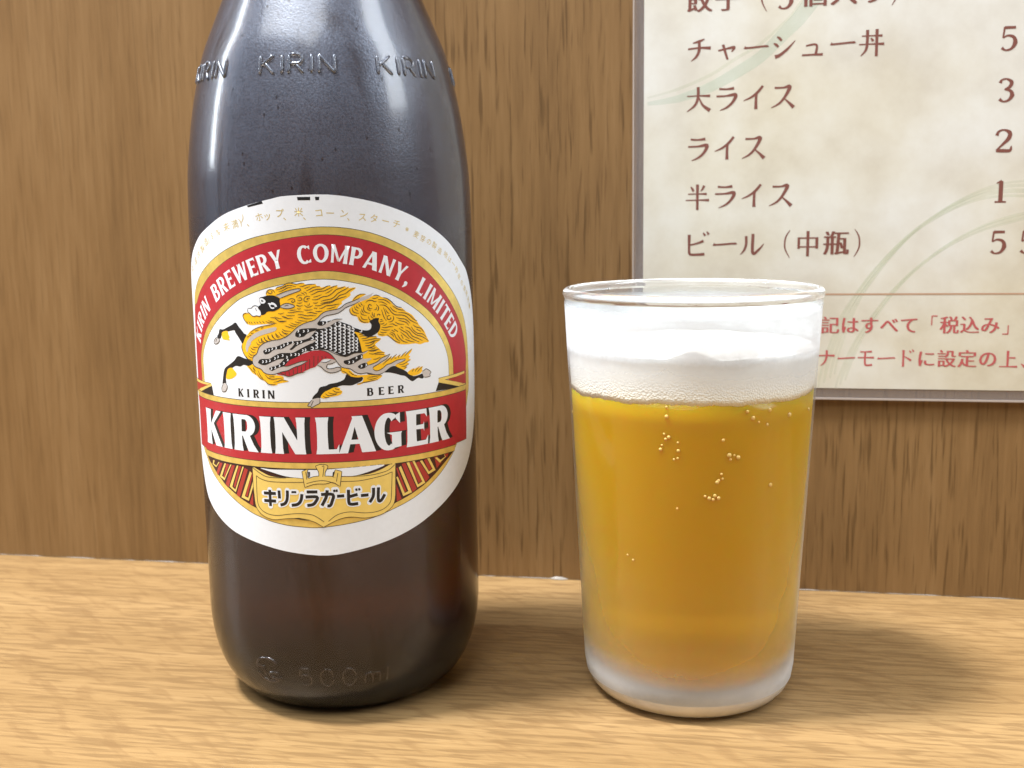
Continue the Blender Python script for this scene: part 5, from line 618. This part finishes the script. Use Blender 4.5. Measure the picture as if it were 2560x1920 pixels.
# arched company name
mid = [((a[0]+b[0])/2, (a[1]+b[1])/2) for a, b in zip(spline(list(reversed(ART['red_out'][0])) + list(ART['red_out'][1]), 8), spline(list(reversed(ART['red_in'][0])) + list(ART['red_in'][1]), 8))]
cum = [0]
for a, b in zip(mid, mid[1:]): cum.append(cum[-1]+math.hypot(b[0]-a[0], b[1]-a[1]))
def on_mid(s, v):
    for i in range(len(cum)-1):
        if cum[i+1] >= s or i == len(cum)-2:
            t = (s-cum[i])/(cum[i+1]-cum[i]); a, b = mid[i], mid[i+1]
            a0, b0 = mid[max(i-2, 0)], mid[min(i+3, len(mid)-1)]
            d = Vector((b0[0]-a0[0], b0[1]-a0[1])).normalized()
            return (a[0]+(b[0]-a[0])*t - d.y*v, a[1]+(b[1]-a[1])*t + d.x*v)
def arc_at(p):
    i = min(range(len(mid)), key=lambda k: (mid[k][0]-p[0])**2+(mid[k][1]-p[1])**2); return cum[i]
GW = {'K': 2.35, 'I': 1.0, 'R': 2.3, 'N': 2.5, 'B': 2.2, 'E': 1.9, 'W': 3.5, 'Y': 2.4, 'C': 2.5, 'O': 2.9, 'M': 3.1, 'P': 2.2, 'A': 2.9, 'L': 1.85, 'T': 2.2, 'D': 2.6, ',': .8}
lt = []
for word, (pa, pb) in ART['words']:
    s0, s1 = arc_at(pa), arc_at(pb); gap = .52
    tot = sum(GW[c] for c in word) + gap*(len(word)-1); k = (s1-s0)/tot; s = s0
    for c in word:
        for poly in glyph(c, GW[c]*k, 4.1, .80*k**.5):
            q = []
            for a, b in zip(poly, poly[1:]+poly[:1]): q.append(a); q.append(((a[0]+b[0])/2, (a[1]+b[1])/2))
            lt.append([on_mid(s+p[0], p[1]-2.05) for p in q])
        s += (GW[c]+gap)*k
Print().add(5, white_ink, fill(lt)).build('arched_lettering', label)
# shield, crown, katakana
pr = Print(); shp = spline(ART['shield'][0], 4, True)
pr.add(9, line_ink, fill([grow(shp, .14)])); pr.add(9.6, gold_flat, fill([shp]))
pr.add(10.2, line_ink, fill([grow(spline(ART['shield_white'][0], 4, True), .1)])); pr.add(10.8, white_ink, fill([spline(ART['shield_white'][0], 4, True)]))
sl = []
for p in ART['shield_line']: sl += pen(p, .14)
pr.add(11.4, line_ink, fill(sl)); pr.add(11.4, black_ink, fill(ART['shield_dark']))
pr.build('shield_plaque', label)
pr = Print(); cr_p = spline(ART['crown'][0], 4, True)
pr.add(12, line_ink, fill([grow(cr_p, .16)])); pr.add(12.6, gold_flat, fill([cr_p])); cl = []
for p in ART['crown_line']: cl += pen(p, .15)
pr.add(13.2, line_ink, fill(cl)); pr.add(13.2, black_ink, fill(ART['crown_dark'])); pr.build('crown', label)
kw, kb = [], []
for p in ART['kata']:
    pp = spline(p, 4) if len(p) > 2 else p
    kw += pen(pp, 1.30, cap=True, curve=False); kb += pen(pp, .74 if len(p) > 2 or abs(p[0][0]-p[1][0])+abs(p[0][1]-p[1][1]) > 1.4 else .5, curve=False)
pr = Print(); pr.add(12, white_ink, fill(kw)); pr.add(12.8, black_ink, fill(kb)); pr.build('katakana_lettering', label)
# running beast emblem
pr = Print(); S3 = lambda n: [spline(p, 3, True) for p in ART[n]]
pr.add(9, yellow_ink, fill(S3('mane') + S3('mane2')[:0])); pr.add(9.5, black_ink, fill(S3('black'))); pr.add(10, yellow_ink, fill(S3('mane2')))
pr.build('beast_mane_and_legs', label)
pr = Print(); sil = S3('silver'); pr.add(10.5, silver_ink, fill(sil)); body = [spline(p, 3, True) for p in ART['black'][1:6]]
pr.add(11, black_ink, fill(body + S3('black2'))); pr.add(11.5, red_ink, fill(S3('belly')))
scp = []
for p in ART['scale']: scp += pen(p, [.05] + [.22]*(len(p)-2) + [.10])
for p in ART['dots']: scp.append([(p[0]+.16*math.cos(i*1.047), p[1]+.24*math.sin(i*1.047)) for i in range(6)])
scp += pen(ART['backline'][0], .13)
pr.add(11.8, white_ink, fill(scp)); pr.build('beast_scales_and_flames', label)
pr = Print(); pr.add(10.5, silver_ink, fill(S3('hoof'))); pr.add(11, black_ink, fill([spline(ART['black'][0], 3, True)])); pr.add(11.5, white_ink, fill(S3('silver2') + S3('eye'))); pr.add(12, black_ink, fill(S3('pupil')))
ink = []
for p in ART['ink']: ink += pen(p, [.07] + [.17]*(len(p)-2) + [.07] if len(p) > 2 else .14, 3)
pr.add(12.4, line_ink, fill(ink)); pr.build('beast_face_and_linework', label)
# ingredient line and date ticks
path = [(p[1], p[2]) for p in ART['ingr']]; tris = []
for i, (ch, x, z, sz_) in enumerate(ART['ingr']):
    a = path[max(i-1, 0)]; b = path[min(i+1, len(path)-1)]; an = math.atan2(b[1]-a[1], b[0]-a[0]); ca, sa = math.cos(an), math.sin(an)
    for t in font_tris(ch, .004):
        tris.append([(x+((p[0]-.5)*ca-(p[1]-.38)*sa)*sz_*1.18, z+((p[0]-.5)*sa+(p[1]-.38)*ca)*sz_*1.18) for p in t])
Print().add(1, gold_pale, tris).build('ingredient_text', label)
Print().add(1, black_ink, fill(shift(ART['marks'], 0, -.3))).build('date_notches', label)

# ------------------------------------------------------------------ tumbler of lager
GX, GY = .0907846, .0047257
glass = tag(empty('glass_of_beer', (GX, GY, 0)), 'small frosted glass tumbler of golden lager with a white foam head', 'glass of beer')
H = .1035
def ro_(z): return .02640 + (.0318-.02640)*z/H
op = [(0.0, .0016), (.012, .0012), (.0185, .0002), (.0205, 0.0), (.0222, .0003), (.0240, .0013), (.0254, .0030), (.02635, .0050)]
op += [(ro_(z), z) for z in (.008, .012, .02, .035, .05, .065, .08, .09, .097, .0995)]
rim = []
for i in range(11):
    a = math.radians(-50 + 250*i/10); rim.append((ro_(H)-.0009+.00115*math.cos(a), H-.00135+.00135*math.sin(a)))
ip = [(ro_(z)-.0005, z) for z in (.099, .09, .08, .065, .05, .035, .022, .014)] + [(.0254, .0098), (.0240, .0078), (.018, .0068), (.009, .0065), (0.0, .0065)]
tm = lathe('tumbler', op + rim + ip, [tumbler_m, inside_glass, base_glass, rim_glass], glass, 192)
for f in tm.data.polygons:
    c = f.center; r = math.hypot(c.x, c.y)
    if c.z > .1005: f.material_index = 3
    elif c.z < .0075 and (r < .0245 or c.z < .0065): f.material_index = 2
    elif r < ro_(c.z)-.0003: f.material_index = 1
e = -.00004
ZB = .0799
lp = [(0.0, .0065-e), (.009, .0065-e), (.018, .0068-e), (.0240+e, .0078-e), (.0254+e, .0098-e)] + [(ro_(z)-.0005+e, z) for z in (.014, .022, .035, .05, .065, .074, ZB)] + [(0.0, ZB)]
lathe('lager', lp, [beer_m], glass, 128)
# foam head: ragged lower edge, uneven top
bm = bmesh.new(); seg = 360; rings = []
def fr(z): return ro_(z)-.0005-.00003
def edge(a):
    p = Vector((math.cos(a)*3, math.sin(a)*3, 0))
    return .0787 + .0007*mnoise.noise(p*.9) + .0004*mnoise.noise(p*4) + .0003*mnoise.noise(p*17)
def top(a):
    p = Vector((math.cos(a)*2, math.sin(a)*2, 5)); return .0893 + .0006*mnoise.noise(p) + .0003*mnoise.noise(p*3.5)
for k in range(9):
    t = k/8; ring = []
    for i in range(seg):
        a = 2*math.pi*i/seg; z = edge(a)+(top(a)-edge(a))*t; r = fr(z); ring.append(bm.verts.new((r*math.cos(a), r*math.sin(a), z)))
    rings.append(ring)
for q in (.96, .9, .8, .6, .4, .2):
    ring = []
    for i in range(seg):
        a = 2*math.pi*i/seg; r = fr(.089)*q; x, y = r*math.cos(a), r*math.sin(a)
        z = .0886 + .0005*mnoise.noise(Vector((x*90, y*90, 2))) + .0003*mnoise.noise(Vector((x*300, y*300, 4))) - .0004*(1-q)
        d = math.hypot(x-.0005, y+.0275); z += .0022*math.exp(-(d/.0045)**2)
        ring.append(bm.verts.new((x, y, z)))
    rings.append(ring)
for a_, b_ in zip(rings, rings[1:]):
    for i in range(seg): bm.faces.new((a_[i], a_[(i+1) % seg], b_[(i+1) % seg], b_[i]))
c0 = bm.verts.new((0, 0, .0883))
for i in range(seg): bm.faces.new((rings[-1][i], rings[-1][(i+1) % seg], c0))
low = [bm.verts.new((v.co.x*.96, v.co.y*.96, v.co.z)) for v in rings[0]]
for i in range(seg): bm.faces.new((low[i], low[(i+1) % seg], rings[0][(i+1) % seg], rings[0][i]))
c1 = bm.verts.new((0, 0, .0782))
for i in range(seg): bm.faces.new((low[(i+1) % seg], low[i], c1))
bmesh.ops.recalc_face_normals(bm, faces=bm.faces)
bm_obj('foam', bm, [foam_m], glass)
# carbonation bubbles near the front wall
bme = bpy.data.meshes.new('bubble'); bb = bmesh.new(); bmesh.ops.create_icosphere(bb, subdivisions=2, radius=.00044); bb.to_mesh(bme); bb.free(); smooth(bme); bme.materials.append(bubble_m)
for th, z in ART['bubbles']:
    z /= 1000
    if z > .0785: continue
    r = ro_(z)-.0006; o = bpy.data.objects.new('bubble', bme); C.objects.link(o); o.parent = glass
    o.location = (r*math.cos(math.radians(th)), r*math.sin(math.radians(th)), z); s = random.uniform(.65, 1.3); o.scale = (s, s, s)

# ------------------------------------------------------------------ menu sheet on the wall
menu = tag(empty('menu_sheet', (.0714, WY, .0633)), 'cream Japanese menu sheet in a clear plastic sleeve fixed to the wood wall', 'menu')
MX, MZ = .0714, .0633
def mpaper():
    m, nt, n, l, p = mat('menu_paper'); tc = N(nt, 'ShaderNodeTexCoord')
    a = N(nt, 'ShaderNodeTexNoise', Scale=45.0, Detail=5.0, Roughness=.6); b = N(nt, 'ShaderNodeTexNoise', Scale=14.0, Detail=3.0)
    l.new(tc.outputs['Object'], a.inputs['Vector']); l.new(tc.outputs['Object'], b.inputs['Vector'])
    r1 = ramp(nt, [(.35, (.42, .37, .285)), (.5, (.525, .49, .41)), (.66, (.61, .60, .55))]); l.new(a.outputs['Fac'], r1.inputs[0])
    r2 = ramp(nt, [(.38, (.66, .66, .64)), (.62, (.58, .53, .40))]); l.new(b.outputs['Fac'], r2.inputs[0])
    mx = N(nt, 'ShaderNodeMix', data_type='RGBA'); mx.inputs[0].default_value = .5; l.new(r1.outputs[0], mx.inputs[6]); l.new(r2.outputs[0], mx.inputs[7])
    l.new(mx.outputs[2], p.inputs['Base Color']); p.inputs['Roughness'].default_value = .5; p.inputs['Specular IOR Level'].default_value = .3
    return m
def msleeve():
    m, nt, n, l, p = mat('sleeve_plastic'); n.remove(p); out = n['Material Output']
    t = N(nt, 'ShaderNodeBsdfTransparent'); g = N(nt, 'ShaderNodeBsdfGlossy', Roughness=.12); d = N(nt, 'ShaderNodeBsdfDiffuse'); d.inputs['Color'].default_value = (.6, .55, .55, 1)
    m1 = N(nt, 'ShaderNodeMixShader'); m1.inputs[0].default_value = .15; l.new(t.outputs[0], m1.inputs[1]); l.new(d.outputs[0], m1.inputs[2])
    m2 = N(nt, 'ShaderNodeMixShader'); m2.inputs[0].default_value = .05; l.new(m1.outputs[0], m2.inputs[1]); l.new(g.outputs[0], m2.inputs[2]); l.new(m2.outputs[0], out.inputs['Surface'])
    return m
ZT = .262; XR = .245
def mbox(name, x0, z0, x1, z1, y0, y1, m, bev=0):  # menu-local
    return box(name, (x0-MX, y0, z0-MZ), (x1-MX, y1, z1-MZ), m, menu, bev)
paper = mbox('paper', .0744, .0664, XR-.003, ZT-.003, -.0018, -.0012, mpaper())
slm = msleeve()
for x0, z0, x1, z1 in ((.0714, .0633, .0744, ZT), (.0744, .0633, XR-.003, .0664), (XR-.003, .0633, XR, ZT), (.0744, ZT-.003, XR-.003, ZT)):
    mbox('sleeve_margin', x0, z0, x1, z1, -.0017, -.0008, slm)
rim_m = simple('sleeve_edge', (.38, .32, .28), .3)
for x0, z0, x1, z1 in ((.07095, .0629, .0714, ZT), (.0714, .0628, XR, .0633)):
    mbox('sleeve_edge', x0, z0, x1, z1, -.0018, -.0006, rim_m)
menu_brown = simple('menu_brown_ink', (.17, .055, .04), .55); menu_red = simple('menu_red_ink', (.42, .085, .085), .55); rule_m = simple('menu_rule_ink', (.42, .26, .17), .55)
def flat(name, tris, y, m):
    bm = bmesh.new()
    for t in tris:
        try: bm.faces.new([bm.verts.new((p[0]/1000-MX, y-(p[2] if len(p) > 2 else 0), p[1]/1000-MZ)) for p in t])
        except ValueError: pass
    bm.normal_update()
    for f in bm.faces:
        if f.normal.y > 0: f.normal_flip()
    return bm_obj(name, bm, [m], paper, False)
# brush-drawn katakana / numerals: strokes in a unit em (x right, z up), (points, widths)
B = {
 'チ': [([(.70, .86), (.50, .78), (.26, .72)], [.03, .09, .03]), ([(.08, .50), (.50, .54), (.94, .52)], [.06, .055, .11]), ([(.50, .76), (.50, .45), (.40, .22), (.20, .05)], [.09, .10, .08, .02])],
 'ャ': [([(.16, .40), (.50, .47), (.76, .50), (.66, .34)], [.05, .06, .11, .03]), ([(.34, .62), (.42, .36), (.52, .06)], [.09, .085, .07])],
 'ュ': [([(.24, .44), (.62, .47), (.60, .12)], [.05, .07, .085]), ([(.10, .10), (.45, .11), (.86, .11)], [.06, .055, .09])],
 'ー': [([(.08, .48), (.2, .455), (.86, .50), (.94, .475)], [.11, .06, .065, .10])],
 'シ': [([(.22, .82), (.32, .76), (.40, .67)], [.03, .09, .07]), ([(.10, .58), (.20, .53), (.28, .44)], [.03, .09, .07]), ([(.16, .08), (.34, .14), (.62, .36), (.90, .66)], [.13, .10, .08, .02])],
 'ラ': [([(.22, .84), (.50, .82), (.78, .85)], [.07, .055, .10]), ([(.12, .56), (.50, .57), (.84, .60), (.74, .34), (.52, .14), (.26, .03)], [.06, .055, .13, .09, .07, .02])],
 'イ': [([(.80, .90), (.60, .66), (.36, .48), (.08, .36)], [.08, .09, .07, .02]), ([(.56, .62), (.55, .35), (.55, .04)], [.09, .085, .11])],
 'ス': [([(.18, .80), (.50, .80), (.74, .83), (.58, .48), (.36, .22), (.06, .06)], [.07, .055, .13, .09, .07, .02]), ([(.54, .40), (.72, .24), (.90, .06)], [.03, .08, .13])],
 'ビ': [([(.20, .86), (.20, .40), (.22, .12), (.40, .08), (.80, .10)], [.11, .085, .085, .08, .10]), ([(.22, .46), (.50, .52), (.76, .62)], [.05, .06, .09]), ([(.74, .94), (.82, .82)], [.04, .085]), ([(.88, .98), (.96, .86)], [.04, .085])],
 'ル': [([(.28, .78), (.28, .45), (.20, .22), (.06, .06)], [.09, .085, .07, .02]), ([(.54, .86), (.54, .12), (.76, .24), (.96, .48)], [.10, .10, .08, .02])],
 'ナ': [([(.06, .60), (.50, .62), (.94, .61)], [.06, .055, .11]), ([(.52, .90), (.52, .55), (.42, .25), (.20, .04)], [.10, .10, .08, .02])],
 'モ': [([(.20, .82), (.50, .82), (.80, .84)], [.06, .055, .10]), ([(.08, .50), (.50, .51), (.92, .51)], [.06, .055, .10]), ([(.46, .80), (.46, .20), (.56, .09), (.84, .12)], [.09, .085, .085, .09])],
 'ド': [([(.36, .92), (.36, .50), (.36, .02)], [.11, .085, .10]), ([(.40, .58), (.58, .48), (.76, .36)], [.03, .07, .11]), ([(.66, .90), (.74, .78)], [.04, .085]), ([(.80, .96), (.88, .84)], [.04, .085])],
 '大': [([(.06, .60), (.50, .61), (.94, .60)], [.04, .04, .09]), ([(.48, .94), (.48, .55), (.36, .25), (.06, .02)], [.10, .095, .08, .02]), ([(.50, .58), (.66, .26), (.94, .05)], [.03, .08, .13])],
 '半': [([(.24, .86), (.30, .78), (.35, .68)], [.03, .08, .08]), ([(.76, .90), (.70, .78), (.62, .68)], [.09, .07, .02]), ([(.14, .58), (.50, .585), (.86, .58)], [.04, .035, .08]), ([(.05, .34), (.50, .345), (.95, .34)], [.04, .035, .09]), ([(.50, .95), (.50, .50), (.50, -.04)], [.10, .09, .085])],
 '丼': [([(.14, .70), (.50, .705), (.88, .70)], [.04, .04, .08]), ([(.05, .40), (.50, .405), (.95, .40)], [.04, .04, .09]), ([(.34, .92), (.34, .50), (.30, .20), (.12, -.02)], [.10, .09, .08, .02]), ([(.68, .94), (.68, .50), (.68, -.04)], [.10, .09, .09]), ([(.46, .62), (.52, .56), (.55, .50)], [.03, .08, .08])],
 '中': [([(.16, .70), (.16, .26)], [.08, .08]), ([(.16, .67), (.84, .67)], [.045, .045]), ([(.84, .70), (.84, .26)], [.10, .09]), ([(.16, .33), (.84, .33)], [.045, .045]), ([(.50, .94), (.50, -.04)], [.10, .09])],
 '上': [([(.46, .90), (.46, .06)], [.11, .09]), ([(.50, .52), (.84, .52)], [.045, .08]), ([(.05, .05), (.50, .05), (.95, .05)], [.05, .045, .10])],
 '1': [([(.50, .78), (.50, .02)], [.13, .13]), ([(.34, .70), (.44, .75), (.52, .80)], [.03, .05, .06]), ([(.30, .02), (.70, .02)], [.05, .05])],
 '2': [([(.26, .60), (.32, .74), (.50, .80), (.70, .70), (.68, .50), (.46, .26), (.26, .06)], [.11, .07, .05, .13, .13, .07, .05]), ([(.26, .06), (.50, .05), (.74, .06), (.78, .22)], [.10, .11, .10, .03])],
 '3': [([(.28, .66), (.34, .77), (.50, .80), (.67, .69), (.62, .52), (.44, .43)], [.11, .06, .05, .12, .10, .04]), ([(.44, .43), (.64, .38), (.71, .22), (.60, .05), (.42, .0), (.28, .09)], [.04, .09, .14, .08, .05, .11])],
 '5': [([(.34, .78), (.72, .78)], [.09, .08]), ([(.34, .80), (.30, .42)], [.06, .05]), ([(.30, .42), (.46, .50), (.66, .44), (.72, .24), (.60, .04), (.40, -.01), (.27, .08)], [.04, .06, .10, .14, .08, .05, .10])],
 '（': [([(.88, .98), (.72, .70), (.70, .30), (.88, -.08)], [.02, .05, .05, .02])],
 '）': [([(.12, .98), (.28, .70), (.30, .30), (.12, -.08)], [.02, .05, .05, .02])],
 '「': [([(.62, .95), (.62, .45)], [.05, .05]), ([(.60, .95), (.90, .95)], [.05, .05])],
 '」': [([(.38, .45), (.38, -.02)], [.05, .05]), ([(.10, -.02), (.40, -.02)], [.05, .05])],
 '、': [([(.10, .20), (.20, .12), (.28, .02)], [.03, .08, .11])],
}
def line(name, text, xc, zc, adv, em, m, slope=.006):
    tris = []
    for i, ch in enumerate(text):
        cx, cz = xc+adv*i, zc+slope*adv*i
        if ch in B:
            polys = []
            for pts, ws in B[ch]: polys += pen(pts, [q*1.15 for q in ws], 5)
            for t in fill(polys): tris.append([(cx+(p[0]-.5)*em, cz+(p[1]-.45)*em) for p in t])
        else:
            for k, dx in enumerate((-.03, 0.0, .03)):
                for t in font_tris(ch, -.006): tris.append([(cx+(p[0]-.5+dx)*em, cz+(p[1]-.36)*em, .000008*k) for p in t])
    return flat(name, tris, -.00184, m)
rows = [('餃子（5個入り）', 184.2), ('チャーシュー丼', 169.6), ('大ライス', 154.9), ('ライス', 140.1), ('半ライス', 125.6), ('ビール（中瓶）', 110.9)]
for t, z in rows: line('menu_line', t, 91.0, z, 8.38, 7.9, menu_brown)
for t, z in (('5', 170.1), ('3', 155.5), ('2', 141.0), ('1', 126.4), ('55', 111.5)): line('price', t, 179.5, z, 8.3, 8.0, menu_brown)
line('note_line', '記はすべて「税込み」', 131.9, 86.0, 5.83, 5.7, menu_red); line('note_line', 'ナーモードに設定の上、', 131.0, 75.7, 5.92, 5.7, menu_red)
flat('rule', [[(82, 95.25), (236, 95.65), (236, 96.15), (82, 95.75)]], -.00184, rule_m)
# pale green brush sweeps printed on the paper
def sweep_mat(name, col, a):
    m, nt, n, l, p = mat(name); p.inputs['Base Color'].default_value = (*col, 1); p.inputs['Roughness'].default_value = .5
    tc = N(nt, 'ShaderNodeTexCoord'); no = N(nt, 'ShaderNodeTexNoise', Scale=60.0, Detail=3.0); l.new(tc.outputs['Object'], no.inputs['Vector']); r = ramp(nt, [(.3, a*.5), (.7, a)]); l.new(no.outputs['Fac'], r.inputs[0]); l.new(r.outputs[0], p.inputs['Alpha'])
    return m
g1 = sweep_mat('green_wash', (.44, .62, .50), .22); g2 = sweep_mat('pale_green_wash', (.52, .60, .38), .15)
def sweep(pts, ws, m, y): flat('brush_sweep', fill(pen(pts, ws, 8)), y, m)
sweep([(75.5, 154.2), (84.9, 155.5), (94.6, 158.7), (103.2, 163.2), (109.5, 167.2), (115.7, 173.3), (121.8, 179.8), (133, 196), (140, 214)], [1.0, 2.2, 3.0, 3.4, 3.4, 3.8, 4.4, 5, 2], g1, -.00181)
sweep([(75.5, 156.0), (84.9, 158.4), (94.6, 162.3), (102, 166.8), (108.4, 170.3), (114.6, 175.5), (119.7, 181), (130, 197)], [.5, .9, 1.0, .9, .9, .8, .8, .5], g2, -.00182)
for k, (wd, off) in enumerate(((1.3, 0), (1.0, 2.4), (.8, -2.2), (.7, 4.2))):
    sweep([(x+off*.75, z+off*.65) for x, z in ((210, 118), (198, 124), (185.9, 126.1), (175.2, 125.2), (165.2, 121.0), (155.2, 114.2), (147.6, 106.3), (141.6, 98.2), (136.5, 89.5), (132, 76), (130.5, 68))], [.6] + [wd]*9 + [.6], g2, -.00181-.00001*(k % 2))
for k, (wd, off) in enumerate(((1.2, 0), (.8, 2.0), (.7, -1.8))):
    sweep([(x+off*.75, z+off*.65) for x, z in ((212, 123), (198, 121.5), (186.3, 118.7), (175.8, 115.6), (165.7, 110.4), (155.7, 102.5), (148.1, 93.8), (140.6, 82.0), (136.6, 72), (135.4, 67.6))], [.6] + [wd]*8 + [.6], g2, -.00181-.00001*(k % 2))
